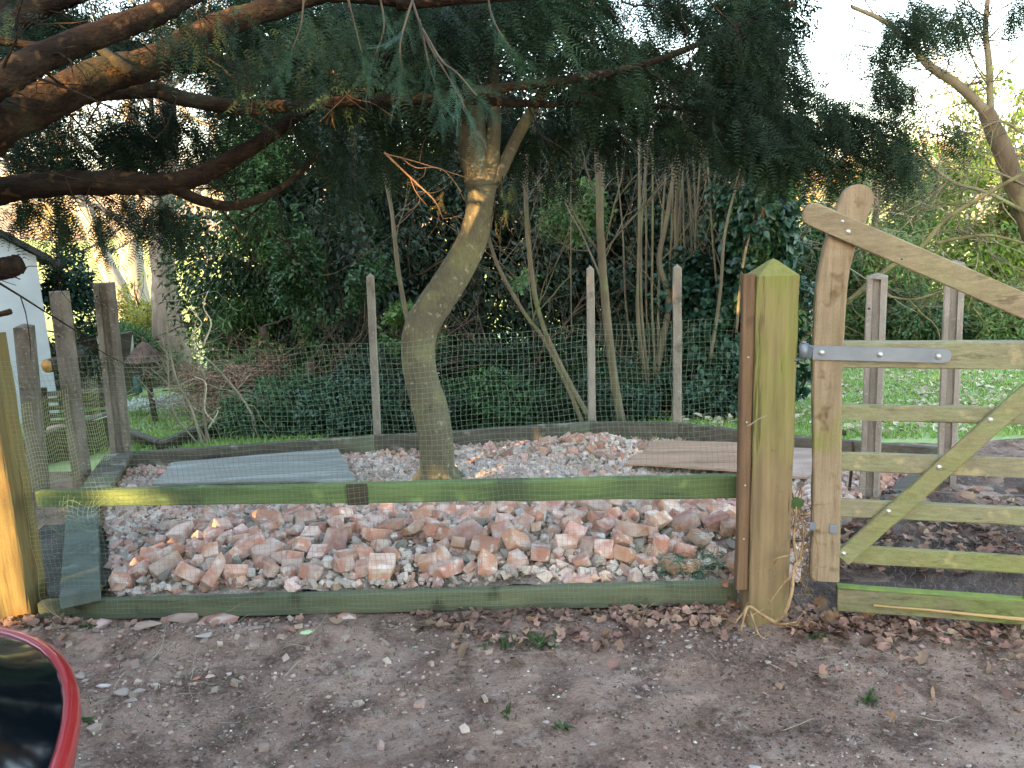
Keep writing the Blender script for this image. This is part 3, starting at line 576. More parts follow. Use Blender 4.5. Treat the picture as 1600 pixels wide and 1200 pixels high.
b.build('wall', m_white, t, flat=True)
sl = (rz_ - ez) / (x1 - xr)
rf = None
for s in (1, -1):
    b = MB(); xe = xr + s * (x1 - xr + .14); ze = ez - sl * .14
    V = [(xr, y0 - .12, rz_ + .02), (xe, y0 - .12, ze + .02), (xe, y1 + .12, ze + .02), (xr, y1 + .12, rz_ + .02)]
    V = [hx(v) for v in V]; V = V + [(v[0], v[1], v[2] + .07) for v in V]
    b.add(V, [[0, 1, 2, 3], [7, 6, 5, 4], [0, 4, 5, 1], [1, 5, 6, 2], [2, 6, 7, 3], [3, 7, 4, 0]]); b.build('roof', m_roof, t, flat=True)
b = MB(); b.tube([hx((x1 + .2, y0 - .16, ez - sl * .14 - .0)), hx((x1 + .2, y1 + .1, ez - sl * .14))], .05, 10); b.build('gutter', m_roof, t)

def panel_fence(label, p0, p1, z, n, h, m=m_oldwood, split=3):
    p0 = np.array(p0); p1 = np.array(p1); t = empty('low_fence', (p0 + p1) / 2 - [0, 0, h]); tag(t, label, 'fence')
    d = unit(p1 - p0)
    for k in range(split):
        q0 = p0 + (p1 - p0) * k / split; q1 = p0 + (p1 - p0) * (k + 1) / split - d * .008
        for j in range(n):
            zz = -h * (j + .5) / n; o = np.array([0, 0, zz]) + rng.normal(0, .004, 3); b = MB(); b.beam(q0 + o, q1 + o + rng.normal(0, .004, 3), h / n - .008, .025, segs=3); b.build('board', m, t)
    b = MB(); b.beam(p0 + [0, 0, .012], p1 + [0, 0, .012], .024, .06, segs=6); b.build('capping', m_greyboard, t)
    return t
panel_fence('old brown board fence behind the two left concrete posts', gz(-60, 722, .2), gz(168, 648, .2), .2, 3, .45)
panel_fence('short dark board fence left of the bare shrub roots', gz(196, 674, .0), gz(248, 692, .0), .0, 2, .3, split=1)
panel_fence('low dark board edging right of the garden lawn', gz(250, 694, .0), gz(345, 655, .0), .0, 2, .3, split=2)
# tall dark garden fence behind the bird table
p0 = at(70, 572, 11.0); p1 = at(330, 480, 15.0)
panel_fence('tall dark garden fence behind the bird table', at(72, 545, 10.0), at(205, 520, 11.5), 0, 5, 1.1, split=3)
Yb = 8.4; bt = at(236, 655, Yb); zt = float(H(bt[0], Yb)); R = .20
t = empty('bird_table', (bt[0], Yb, zt)); tag(t, 'wooden bird table with a tiered conical shingle roof', 'bird table')
xr_ = at(226, 545, Yb)
def rel(px, py): return at(px, py, Yb)
b = MB(); pt = rel(229, 578); bx_ = pt[0]; b.beam((bx_ + .03, Yb, zt - .1), (bx_, Yb, pt[2]), .045, .045, up=(0, 1, 0), segs=3); b.build('post', m_oldwood, t)
b = MB(); b.box((bx_, Yb, rel(229, 577)[2]), .26, .26, .02); b.build('tray', m_greyboard, t)
for sx in (-1, 1):
    for sy in (-1, 1):
        b = MB(); b.beam((bx_ + sx * .1, Yb + sy * .1, rel(229, 576)[2]), (bx_ + sx * .1, Yb + sy * .1, rel(229, 556)[2]), .015, .015, up=(0, 1, 0), segs=1); b.build('support', m_oldwood, t)
ztop = rel(229, 533)[2]; zb_ = rel(229, 562)[2]; tiers = 5
for k in range(tiers):
    f0 = k / tiers; f1 = (k + 1) / tiers; r0 = R * (f0 ** .85) * .96 + .01; r1 = R * f1 ** .9 + .012
    za = ztop - (ztop - zb_) * f0; zc = ztop - (ztop - zb_) * f1
    nseg = 10
    for j in range(nseg):
        a0 = 2 * math.pi * j / nseg + k * .3 + .01; a1 = 2 * math.pi * (j + 1) / nseg + k * .3 - .02
        q = lambda r, a, z: (bx_ + r * math.cos(a), Yb + r * math.sin(a), z)
        V = [q(r0, a0, za), q(r0, a1, za), q(r1, a1, zc), q(r1, a0, zc)]; V2 = [(v[0], v[1], v[2] - .012) for v in V]
        b = MB(); b.add(V + V2, [[0, 3, 2, 1], [4, 5, 6, 7], [2, 3, 7, 6], [1, 2, 6, 5], [0, 4, 7, 3], [0, 1, 5, 4]]); b.build('shingle', m_shingle, t, flat=True)
b = MB(); b.tube([(bx_, Yb, ztop - .01), (bx_, Yb, ztop + .05)], [.014, .004], 6); b.build('finial', m_shingle, t)
fp = rel(215, 600)
b = MB(); b.tube([fp - [0, 0, .1], fp - [0, 0, .09], fp + [0, 0, .07], fp + [0, 0, .09]], [.03, .04, .04, .02], 10); b.tube([fp + [0, 0, .09], fp + [0, 0, .22]], .002, 4); tag(b.build('bird_feeder', m_blue), 'pale green tube feeder hanging left of the bird table post', 'bird feeder')
# log store, sawn log, bench, dish, pot, splinters
Y = 7.4; t = empty('log_store', at(110, 660, Y)); tag(t, 'low dark slatted wooden store between house and fence', 'log store')
for j, yy in enumerate((612, 622, 634, 646, 658)):
    b = MB(); b.beam(at(74, yy + 4, Y), at(190, yy - 4, Y), .045, .02, segs=3); b.build('slat', m_oldwood if j else m_greyboard, t)
for px in (78, 130, 186):
    b = MB(); b.beam(at(px, 700, Y + .04), at(px - 10, 606, Y + .04), .05, .04, up=(1, 0, 0), segs=2); b.build('post', m_oldwood, t)
lg = at(74, 572, 7.2); t = empty('sawn_log', lg); tag(t, 'round sawn log end facing the viewer beside the white house', 'log')
b = MB(); b.tube([lg, lg + [0.05, .5, 0]], .062, 14, .02); b.build('bark', m_oldwood, t)
b = MB(); b.tube([lg + [0, .004, 0], lg + [0, -.004, 0]], .057, 14, .01); b.build('cut_face', m_cutwood, t)
b = MB(); b.beam(lg + [.02, .2, -.064], lg + [.02, .2, -.75], .05, .05, up=(1, 0, 0), segs=2); tag(b.build('post', m_oldwood), 'dark stake under the sawn log beside the house', 'post')
ds = at(91, 668, 6.7); b = MB(); b.tube([ds - [0, 0, .02], ds, ds + [0, 0, .012]], [.07, .09, .085], 16); tag(b.build('dish', m_ply), 'pale round dish on a stake behind the left board fence', 'dish')
b = MB(); b.beam(ds - [0, 0, .02], ds - [0, 0, .5], .04, .04, up=(1, 0, 0), segs=2); tag(b.build('stake', m_oldwood), 'short stake under the pale round dish', 'stake')
pp_ = at(160, 655, 7.0); b = MB(); b.tube([pp_ - [0, 0, .12], pp_ + [0, 0, .02], pp_ + [0, 0, .04]], [.06, .08, .07], 14); tag(b.build('plant_pot', m_pot), 'white plant pot behind the slotted corner post', 'pot')
b = MB()
for px, pt_, bx2 in ((150, 520, 157), (158, 525, 160), (181, 515, 178), (187, 528, 183), (207, 524, 205)):
    b.tube([at(bx2, 560, 10.5), at((px + bx2) / 2 + 1, 540, 10.5), at(px, pt_, 10.5)], [.028, .02, .004], 4, .2)
tag(b.build('splintered_stump', m_splint), 'white splintered stump shards behind the slotted corner post', 'stump')
b = MB()
for i in range(700):
    px = rng.uniform(195, 300); yy = rng.normal(638, 5) - (px - 195) * .1; Y = 8.9 + rng.normal(0, .2); p = at(px, yy, Y); p[2] = max(p[2], float(H(p[0], Y)) + .03)
    b.tube([p, p + [0, 0, .02], p + [.004, 0, .035]], [.004, .016, .003], 4, .1, caps=False)
tag(b.build('snowdrops', m_snow), 'patch of white snowdrops on the garden lawn by the bird table', 'flowers', kind='stuff')

# ------------------------------------------------------------------ lawn detail
def scatter_ground(n, x0, x1, y0, y1):
    x = rng.uniform(x0, x1, n); y = y0 + (y1 - y0) * rng.random(n) ** 1.3; return np.stack([x, y, H(x, y)], 1)
P = np.concatenate([scatter_ground(60000, .6, 9, 5.5, 15), scatter_ground(22000, -7, -1.5, 6.0, 11)])
b = MB(); leaves(b, P - [0, 0, .01], rng.normal(0, .5, P.shape) + [0, 0, 1], rng.normal(0, 1, P.shape), rng.uniform(.03, .08, len(P)), .012, .1)
tag(b.build('grass', m_grass), 'short bright green grass on the lawn and garden', 'grass', kind='stuff')
P = scatter_ground(3600, .8, 8, 5.6, 14); b = MB(); leaves(b, P + [0, 0, .03], rng.normal(0, 1, P.shape) * [1, 1, .2], rng.normal(0, .3, P.shape) + [0, 0, 1], rng.uniform(.04, .09, len(P)), .05, .2, .2)
tag(b.build('fallen_leaves', m_lawnleaf), 'pale dead leaves scattered over the lawn behind the gate', 'leaves', kind='stuff')

# ------------------------------------------------------------------ enclosure: boards, concrete posts
ZT = .14
def board(name, label, p0, p1, h, th, m, flatw=None):
    b = MB()
    p0 = np.array(p0, float); p1 = np.array(p1, float)
    b.beam(p0 - [0, 0, h / 2], p1 - [0, 0, h / 2], h, th, segs=10, jit=.0016); return tag(b.build(name, m), label, 'board')
A = gz(198, 707, ZT); B = gz(585, 681, ZT); C = gz(922, 659, ZT); D = gz(1062, 661, ZT); E = gz(1225, 680, ZT); F_ = gz(1480, 700, ZT - .02)
def sh(p, q, g=.01): return np.array(p) + unit(np.array(q) - np.array(p)) * g
board('edging_board', 'grey weathered back board left of the curved trunk', A, sh(B, A), .16, .05, m_greyboard)
board('edging_board', 'weathered back board from the leftmost slim post to the middle slim post', B, sh(C, B), .17, .05, m_greyboard)
board('edging_board', 'short back board between the two right slim concrete posts', C, sh(D, C), .17, .05, m_greyboard)
board('edging_board', 'back board running from the right slim post behind the gate post', D, sh(E, D), .15, .05, m_greyboard)
board('edging_board', 'back board seen through the gate ending at the far right concrete post', E, sh(F_, E), .13, .05, m_greyboard)
# joints and pegs on the boards
b = MB(); pz = at(1315, 676, 5.3); b.box(pz, .05, .04, .035); tag(b.build('timber_offcut', m_oldwood), 'small dark timber offcut on the back board seen beside the gate stile', 'timber')
# light plank ledge from far right post forward
g0 = gz(1488, 700, .06); g1 = gz(1384, 790, .02)
b = MB(); b.beam(g0, g1, .03, .11, segs=6); tag(b.build('edging_plank', m_greyboard), 'pale plank lying between the two concrete posts behind the gate', 'plank')
# left ledges
b = MB(); b.beam(gz(186, 712, .13), gz(148, 768, .12), .04, .17, segs=6); tag(b.build('edging_plank', m_greyboard), 'grey plank running forward from the slotted corner post', 'plank')
b = MB(); q0 = gz(130, 786, .12); q1 = gz(126, 936, .12); b.beam(q0, q1, .05, .150, segs=8); tag(b.build('edging_plank', mat('slate_green_plank', '#5d6660', '#4b544e', 2, (3, 3, 3), (.4, .6), '#727a74', 8, (.6, .7), bump=.3, bs=40, rough=.8)), 'dark green grey plank on the left side between the rail and the bottom board', 'plank')
b = MB(); X, Yg = np.meshgrid(np.linspace(-2.6, -1.86, 24), np.linspace(3.22, 4.2, 30)); b.grid(X, Yg, .045 + fbm(X * 6, Yg * 6, 4, 9) * .03); b.build('grit_strip', m_side, kind='structure')

def prof_sweep(b, base, top, prof, ang, taper=None):
    base = np.array(base, float); top = np.array(top, float)
    cx = np.array([math.cos(ang), math.sin(ang), 0]); cy = np.array([-math.sin(ang), math.cos(ang), 0])
    k = len(prof); n = 7; V = []
    for i in range(n):
        c = base + (top - base) * i / (n - 1)
        for x, y in prof: V.append(c + cx * x + cy * y + rng.normal(0, .0008, 3))
    F = [[i * k + j, i * k + (j + 1) % k, (i + 1) * k + (j + 1) % k, (i + 1) * k + j] for i in range(n - 1) for j in range(k)]
    return V, F, k, n
def cpost(label, pt, pb, zb, w, d, ang=0.0, slot=False, cap=.02, m=m_conc, Y=None, holes=()):
    base = gz(pb[0], pb[1], zb) if Y is None else at(pb[0], pb[1], Y)
    top = at(pt[0], pt[1], base[1]); base = base + unit(base - top) * (.15 + base[2] * .0)
    a, e = w / 2, d / 2; c = .006
    prof = [(-a + c, -e), (a - c, -e), (a, -e + c), (a, e - c), (a - c, e), (-a + c, e), (-a, e - c), (-a, -e + c)]
    if slot:
        g = w * .2; s = d * .28
        prof = [(-a + c, -e), (-g, -e), (-g + .004, -e + s), (g - .004, -e + s), (g, -e), (a - c, -e), (a, -e + c), (a, e - c), (a - c, e), (-a + c, e), (-a, e - c), (-a, -e + c)]
    b = MB(); V, F, k, n = prof_sweep(b, base, top - (top - base) / np.linalg.norm(top - base) * cap, prof, ang)
    ax = unit(top - base); b.add(V, F, [list(range(k))[::-1]])
    if cap > .01 and not slot:
        tv = V[-k:] + [top]; b.add(tv, [[i, (i + 1) % k, k] for i in range(k)])
    else: b.add(V[-k:], [list(range(k))])
    t = empty('concrete_post', base); tag(t, label, 'post')
    b.build('shaft', m, t, flat=True)
    if slot and cap > .01:
        b = MB(); fr = [(-a, -e), (a, -e), (a, e), (-a, e)]; cx = np.array([math.cos(ang), math.sin(ang), 0]); cy = np.array([-math.sin(ang), math.cos(ang), 0]); c1 = top - ax * cap
        tv = [c1 + cx * x * 1.02 + cy * y * 1.02 for x, y in fr]; tw = [v + ax * cap * .35 for v in tv]
        b.add(tv + tw + [top], [[0, 1, 5, 4], [1, 2, 6, 5], [2, 3, 7, 6], [3, 0, 4, 7], [3, 2, 1, 0]], [[4, 5, 8], [5, 6, 8], [6, 7, 8], [7, 4, 8]]); b.build('cap', m, t, flat=True)
    for f in holes:
        b = MB(); cx = np.array([math.cos(ang), math.sin(ang), 0]); cy = np.array([math.sin(ang), -math.cos(ang), 0]); h = base + (top - base) * f + cy * (d / 2 - .004) - cx * w * (.33 if slot else 0)
        b.tube([h, h + cy * .006], .006, 8); b.build('bolt_hole', m_black, t)
    return t
cpost('shortest stained concrete post at the far left by the white house', (37, 505), (62, 760), 0, .095, .095, .3, cap=.02, m=m_concd, Y=4.75)
cpost('plain grey concrete post second from the left with a dark damp patch', (92, 453), (130, 760), 0, .085, .085, -.3, cap=.008, m=m_concd, Y=4.95, holes=(.8,))
cpost('slotted concrete corner post at the left end of the back board', (162, 440), (190, 706), ZT, .115, .11, .25, True, .008, m_concd, holes=(.93, .6))
cpost('leftmost of the three slim concrete posts, left of the curved trunk', (578, 426), (590, 682), ZT - .03, .052, .055, .05, cap=.03)
cpost('middle of the three slim concrete posts, among the hazel stems', (922, 414), (925, 661), ZT - .03, .052, .055, .05, cap=.03)
cpost('rightmost of the three slim concrete posts, left of the ivy', (1058, 412), (1058, 663), ZT - .03, .058, .055, -.1, cap=.03)
cpost('nearer slotted concrete post behind the gate with a bolt hole', (1371, 426), (1358, 785), 0, .10, .10, -.45, True, .03, m_conc, holes=(.87,))
cpost('farther slotted concrete post behind the gate by the lawn', (1492, 406), (1478, 752), 0, .10, .10, -.45, True, .03, m_conc)
# spike posts of rebar near gate
b = MB(); b.tube([gz(1326, 778, .02), at(1333, 700, 4.2) + [.003, 0, 0], at(1332, 690, 4.2)], [.008, .007], 6, .1); tag(b.build('thin_stick', m_oldwood), 'thin dark stick standing in the rubble behind the gate', 'stick')

# ------------------------------------------------------------------ rubble
POLY = np.array([gz(150, 940, .1)[:2] * 0 + (-1.74, 3.225), np.array((.9, 3.165)), (1.15, 3.2), gz(1345, 790, 0)[:2], gz(1470, 715, .05)[:2], E[:2], D[:2], C[:2], B[:2], A[:2], gz(165, 790, .1)[:2]])
def inside(x, y):
    x = np.asarray(x); y = np.asarray(y); r = np.zeros(x.shape, bool); n = len(POLY); j = n - 1
    for i in range(n):
        xi, yi = POLY[i]; xj, yj = POLY[j]
        r ^= ((yi > y) != (yj > y)) & (x < (xj - xi) * (y - yi) / (yj - yi + 1e-12) + xi); j = i
    return r
MND = gz(925, 706, .08)
def RZ(x, y):
    x = np.asarray(x, float); y = np.asarray(y, float)
    z = np.interp(y, [3.1, 3.35, 3.9, 4.4, 5.2, 6], [.075, .11, .10, .045, .02, .0])
    z = z + .15 * np.exp(-(((x - MND[0]) / .42) ** 2 + ((y - MND[1]) / .25) ** 2))
    z = z + .05 * np.exp(-(((x - .1) / .8) ** 2 + ((y - 3.6) / .25) ** 2)) + fbm(x * 2, y * 2, 3, 31) * .05
    z = z - .10 * np.clip((x - .55) / .35, 0, 1) * np.clip((3.5 - y) / .3, 0, 1) - .04 * np.clip((-1.45 - x) / .3, 0, 1) * np.clip((4 - y) / .3, 0, 1)
    return z
gx, gy = np.meshgrid(np.linspace(-2.8, 2.5, 190), np.linspace(3.1, 6.1, 110))
keep = inside(gx, gy + .05) | inside(gx, gy); gzv = RZ(gx, gy) - .015 + fbm(gx * 14, gy * 14, 3, 33) * .03
ny, nx = gx.shape; idx = np.arange(ny * nx).reshape(ny, nx); q = keep[:-1, :-1] & keep[1:, :-1] & keep[:-1, 1:] & keep[1:, 1:]
F = np.stack([idx[:-1, :-1][q], idx[:-1, 1:][q], idx[1:, 1:][q], idx[1:, :-1][q]], -1)
b = MB(); b.add(np.stack([gx, gy, gzv], -1), F); b.build('rubble_bed', m_bed, kind='structure')

def hull_mesh(name, pts, m, bev=.0):
    bm = bmesh.new()
    for p in pts: bm.verts.new(p)
    r = bmesh.ops.convex_hull(bm, input=bm.verts[:]); 
    bad = [g for g in r['geom_interior'] if isinstance(g, bmesh.types.BMVert)] + [g for g in r['geom_unused'] if isinstance(g, bmesh.types.BMVert)]
    if bad: bmesh.ops.delete(bm, geom=list(set(bad)), context='VERTS')
    bmesh.ops.dissolve_limit(bm, angle_limit=.12, verts=bm.verts[:], edges=bm.edges[:])
    if bev: bmesh.ops.bevel(bm, geom=bm.edges[:], offset=bev, segments=1, affect='EDGES', profile=.6)
    bmesh.ops.recalc_face_normals(bm, faces=bm.faces[:])
    me = bpy.data.meshes.new(name); bm.to_mesh(me); bm.free(); me.materials.append(m); return me
def brick_pts(g, L, W, Hh, brk=True):
    P = [(-L / 2, sy * W / 2, sz * Hh / 2) for sy in (-1, 1) for sz in (-1, 1)]
    for sy in (-1, 1):
        for sz in (-1, 1): P.append((L / 2 - g.uniform(0, L * .45), sy * W / 2, sz * Hh / 2))
    if brk: P += [(L / 2 * g.uniform(.8, 1.1), g.uniform(-.2, .2) * W, g.uniform(-.2, .2) * Hh)]
    if g.random() < .6:   # chipped corner
        P[0] = (-L / 2 + g.uniform(.01, .03), -W / 2, -Hh / 2); P += [(-L / 2, -W / 2 + .02, -Hh / 2), (-L / 2, -W / 2, -Hh / 2 + .02)]
    return [tuple(np.array(p) + g.normal(0, .0025, 3)) for p in P]
g = np.random.default_rng(5)
bricks = [hull_mesh('brick_half', brick_pts(g, g.uniform(.09, .18), .10, .064), m_brick, .0035) for _ in range(14)]
bricks += [hull_mesh('brick_piece', brick_pts(g, g.uniform(.05, .09), g.uniform(.05, .09), g.uniform(.04, .06)), m_brick, .003) for _ in range(10)]
dusty = [hull_mesh('dusty_piece', brick_pts(g, g.uniform(.05, .10), g.uniform(.05, .09), g.uniform(.04, .06)), m_brickd, .003) for _ in range(8)]
lump = lambda m_, r, k: [hull_mesh('lump', [tuple(unit(g.normal(size=3)) * r * g.uniform(.75, 1.1) * np.array([1.1, .9, .7])) for _ in range(15)], m_, .003) for _ in range(k)]
mort = lump(m_mortar, .04, 5) + [hull_mesh('plaster_slab', brick_pts(g, .07, .05, .018), m_mortar, .002) for _ in range(4)]
ston = lump(m_stone, .048, 6)
placed = []
def put(kind, meshes, label, group, x, y, sc=1.0, dz=.02, rot=None):
    me = meshes[rng.integers(0, len(meshes))]; o = bpy.data.objects.new(kind, me); COL.objects.link(o)
    o.location = (x, y, float(RZ(x, y)) + dz); o.rotation_euler = rot if rot is not None else (rng.normal(0, .38), rng.normal(0, .38), rng.uniform(0, 6.28)); o.scale = (sc,) * 3
    tag(o, label, 'brick' if 'brick' in kind else 'stone', group); return o
def darts(n, x0, x1, y0, y1, md, tries=60):
    out = []
    for _ in range(n * tries):
        if len(out) >= n: break
        x = rng.uniform(x0, x1); y = rng.uniform(y0, y1)
        if not bool(inside(np.array(x), np.array(y))): continue
        if all((x - a) ** 2 + (y - c) ** 2 > md * md for a, c in placed): placed.append((x, y)); out.append((x, y))
    return out
# pieces that can be singled out
def one(px, py, z, meshes, kind, label, sc=1.0, rot=(0, 0, 0), cat=None):
    p = gz(px, py, z); placed.append((p[0], p[1])); o = put(kind, meshes, label, None, p[0], p[1], sc, 0, rot); o.location = p; return o
full = [hull_mesh('brick_whole', [(sx * .05, sy * .033, sz * .09) for sx in (-1, 1) for sy in (-1, 1) for sz in (-1, 1)], m_brick, .004)]
one(1031, 856, .15, full, 'brick', 'orange brick standing on end near the right of the heap', .62, (.15, .1, .4))
one(600, 886, .13, bricks[:3], 'brick', 'large pink red half brick low in the heap behind the bottom board', 1.15, (.25, .1, .15))
one(733, 838, .17, bricks[3:5], 'brick', 'big rough pink brick half in the middle of the heap', 1.2, (.3, -.2, .4))
one(352, 825, .15, bricks[5:7], 'brick', 'square red brick end turned to the viewer left of centre', 1.0, (.3, .2, .8))
one(425, 850, .15, ston, 'stone', 'flat khaki stone lying left of centre in the heap', 1.15, (.1, .1, .3))
one(998, 850, .15, ston, 'stone', 'round blue grey cobble near the right of the heap', 1.0, (.2, .1, 1.3))
one(935, 838, .17, mort, 'stone', 'white block of mortar in the upper right of the heap', .9, (0, .1, .2))
one(512, 878, .15, mort, 'stone', 'white plaster corner among bricks left of centre', 1.0, (.4, .3, .9))
for x, y in darts(24, -1.65, 1.0, 3.25, 3.95, .13): put('stone', ston, 'grey or khaki stone lying among the front bricks of the heap', 'grey stones in the front of the rubble heap', x, y, rng.uniform(.6, 1.0))
for x, y in darts(24, -1.7, 1.0, 3.25, 4.0, .10): put('stone', mort, 'whitish mortar lump lying among the front bricks of the heap', 'mortar lumps in the front of the rubble heap', x, y, rng.uniform(.55, .95), .03)
for x, y in darts(190, -1.75, 1.05, 3.27, 3.95, .074): put('brick', bricks, 'broken red brick in the front of the heap behind the green bottom board', 'broken bricks in the front of the rubble heap', x, y, rng.uniform(.66, 1.02), rng.uniform(.018, .045))
for x, y in darts(60, -1.7, 1.2, 3.75, 4.3, .085): put('brick', bricks[10:] + dusty, 'small broken brick in the middle of the enclosure below the green rail', 'small broken bricks below the green rail', x, y, rng.uniform(.6, .95), .012)
k = 0
while k < 46:
    x = MND[0] + rng.normal(0, .26); y = MND[1] + rng.normal(0, .12)
    put('brick', dusty, 'dusty pink brick lump on the mound in front of the back board', 'dusty brick lumps on the back mound', x, y, rng.uniform(.65, 1.1), .01); k += 1
def rubble_stuff(name, label, n, m, smin, smax, area, seed, dz=0.0, w=None):
    g = np.random.default_rng(seed); base = []
    x = g.uniform(area[0], area[1], n * 4); y = g.uniform(area[2], area[3], n * 4); ok = inside(x, y)
    if w is not None: ok &= g.random(n * 4) < w(x, y)
    x = x[ok][:n]; y = y[ok][:n]; n = len(x); s = g.uniform(smin, smax, n)[:, None, None] * np.stack([g.uniform(.7, 1.3, n), g.uniform(.6, 1.1, n), g.uniform(.4, .8, n)], 1)[:, None]
    C8 = np.array([(a, c, d) for d in (-1, 1) for c in (-1, 1) for a in (-1, 1)], float) * .5
    V = C8[None] * (1 - .45 * g.random((n, 8, 3))) * s
    Q = g.normal(size=(n, 4)) * [1.6, .6, .6, 1.2]; Q /= np.linalg.norm(Q, axis=1)[:, None]; w_, a, c, d = Q.T
    Rm = np.stack([np.stack([1 - 2 * (c * c + d * d), 2 * (a * c - d * w_), 2 * (a * d + c * w_)], -1), np.stack([2 * (a * c + d * w_), 1 - 2 * (a * a + d * d), 2 * (c * d - a * w_)], -1), np.stack([2 * (a * d - c * w_), 2 * (c * d + a * w_), 1 - 2 * (a * a + c * c)], -1)], 1)
    V = np.einsum('nij,nkj->nki', Rm, V) + np.stack([x, y, RZ(x, y) + dz], -1)[:, None]
    i = np.arange(n)[:, None, None] * 8; F = (i + np.array([[0, 2, 3, 1], [4, 5, 7, 6], [0, 1, 5, 4], [2, 6, 7, 3], [0, 4, 6, 2], [1, 3, 7, 5]])[None]).reshape(-1, 4)
    b = MB(); b.add(V, F); return tag(b.build(name, m, flat=True), label, 'rubble', kind='stuff')
whitew = lambda x, y: .2 + .8 * np.exp(-(((x - .0) / 1.0) ** 2 + ((y - 4.7) / .35) ** 2))
rubble_stuff('crushed_brick', 'small crushed red brick filling the enclosure', 7500, m_crush, .016, .045, (-2.8, 2.5, 3.1, 6.1), 51, .0, lambda x, y: np.where(y < 3.95, .35, 1.0))
rubble_stuff('crushed_brick', 'middling broken brick lumps filling gaps in the heap', 1900, m_crush, .04, .075, (-2.8, 2.5, 3.1, 6.1), 52, -.004)
rubble_stuff('plaster_rubble', 'white and grey crushed plaster around the foot of the curved trunk', 6500, m_crushw, .014, .05, (-2.4, 2.0, 3.2, 5.4), 53, .008, whitew)
rubble_stuff('fine_rubble', 'fine pinkish grit between the bricks', 7000, m_grit, .008, .02, (-2.8, 2.5, 3.1, 6.1), 54, .006)

# sheets lying on the rubble
def slab(name, label, c4, th, m, cat, bend=.0):
    c = [np.array(p, float) for p in c4]; n = 10; b = MB(); V = []
    for j in range(2):
        for v in np.linspace(0, 1, 5):
            for u in np.linspace(0, 1, n + 1):
                p = (c[0] * (1 - u) + c[1] * u) * (1 - v) + (c[3] * (1 - u) + c[2] * u) * v; p = p + [0, 0, bend * math.sin(u * 3.1) - j * th + rng.normal(0, .001)]; V.append(p)
    W_ = n + 1; F = []
    for v in range(4):
        for u in range(n): a = v * W_ + u; F.append([a, a + 1, a + 1 + W_, a + W_]); a2 = a + 5 * W_; F.append([a2, a2 + W_, a2 + 1 + W_, a2 + 1])
    for u in range(n):
        a = u; F.append([a, a + 5 * W_, a + 1 + 5 * W_, a + 1]); a = 4 * W_ + u; F.append([a, a + 1, a + 1 + 5 * W_, a + 5 * W_])
    for v in range(4):
        a = v * W_; F.append([a, a + W_, a + W_ + 5 * W_, a + 5 * W_]); a = v * W_ + n; F.append([a, a + 5 * W_, a + W_ + 5 * W_, a + W_])
    b.add(V, F); return tag(b.build(name, m, flat=True), label, cat)
slab('grey_sheet', 'blue grey weathered board lying on rubble left of the curved trunk', [gz(238, 756, .10), gz(555, 750, .12), gz(528, 701, .13), gz(272, 722, .10)], .014, m_sheet, 'board', .004)
slab('plywood_sheet', 'tan plywood sheet lying on rubble in front of the back board', [gz(975, 724, .10), gz(1172, 736, .09), gz(1165, 692, .10), gz(1025, 688, .12)], .012, m_ply, 'board', .004)
slab('plywood_sheet', 'pale pinkish board between the gate post and the gate stile', [gz(1176, 742, .08), gz(1300, 748, .06), gz(1310, 702, .07), gz(1180, 698, .08)], .014, m_plyw, 'board', .003)
b = MB(); p = gz(845, 738, .06); leaves(b, p + rng.normal(0, .025, (7, 3)) * [1.5, 1, .3], rng.normal(0, 1, (7, 3)) * [1, 1, .3], np.tile([0, 0, 1.0], (7, 1)), .07, .025, .2, .2); tag(b.build('yellow_scrap', mat('yellow_plastic', '#c9c24a', None, bump=0)), 'crumpled yellow scrap on the white rubble right of the trunk', 'scrap')
b = MB(); g0 = gz(1295, 835, .03); b.box(g0 + [.04, .12, .03], .20, .12, .09, .3); b.build('concrete_block', m_conc, origin=g0); tag(bpy.data.objects['concrete_block'], 'grey concrete block half hidden behind the foot of the gate stile', 'block')

# ------------------------------------------------------------------ curved tree
Yt = 4.72
t = empty('curved_tree', gz(685, 762, 0)); tag(t, 'smooth olive barked tree with an S curved trunk rising from the rubble', 'tree')
P = smooth(path([(686, 778), (684, 746), (681, 690), (672, 638), (659, 594), (653, 545), (660, 508), (680, 475), (701, 443), (721, 410), (737, 378), (748, 340), (752, 307), (752, 285)], Yt), 5)
b = MB(); b.tube(P, [.125, .108, .104, .108, .101, .100, .102, .100, .098, .093, .087, .082, .080, .082], 22, .012); b.build('trunk', m_bark, t)
for pp, rr in (([(750, 292), (745, 262), (738, 220), (735, 170), (733, 100), (738, 40), (732, -40)], [.080, .085, .082, .062, .05, .045]), ([(754, 296), (764, 262), (768, 230), (772, 190), (770, 120), (780, 40), (775, -30)], [.07, .058, .045, .034, .03, .022]), ([(762, 300), (785, 262), (806, 218), (835, 165), (868, 110), (905, 50), (930, -10)], [.04, .034, .03, .028, .022])):
    b = MB(); b.tube(smooth(path(pp, Yt), 5), rr, 14, .02); b.build('limb', m_bark, t)
for kx, ky, kr in ((668, 612, .022), (735, 385, .012), (700, 452, .014), (672, 700, .02), (748, 318, .016), (655, 560, .012)):
    b = MB(); b.dome(at(kx, ky, Yt - .085), (.0, -1, -.1), kr, kr * .45); b.build('knot', m_bark, t)
for a in np.linspace(-2.9, .3, 6):
    c0 = gz(685, 762, 0); b = MB(); b.tube(smooth([c0 + [math.cos(a) * .05, math.sin(a) * .05, .13], c0 + [math.cos(a) * .12, math.sin(a) * .12, .05], c0 + [math.cos(a) * .2, math.sin(a) * .2, -.03]], 4), [.05, .045, .02], 8, .06); b.build('root_flare', m_bark, t)

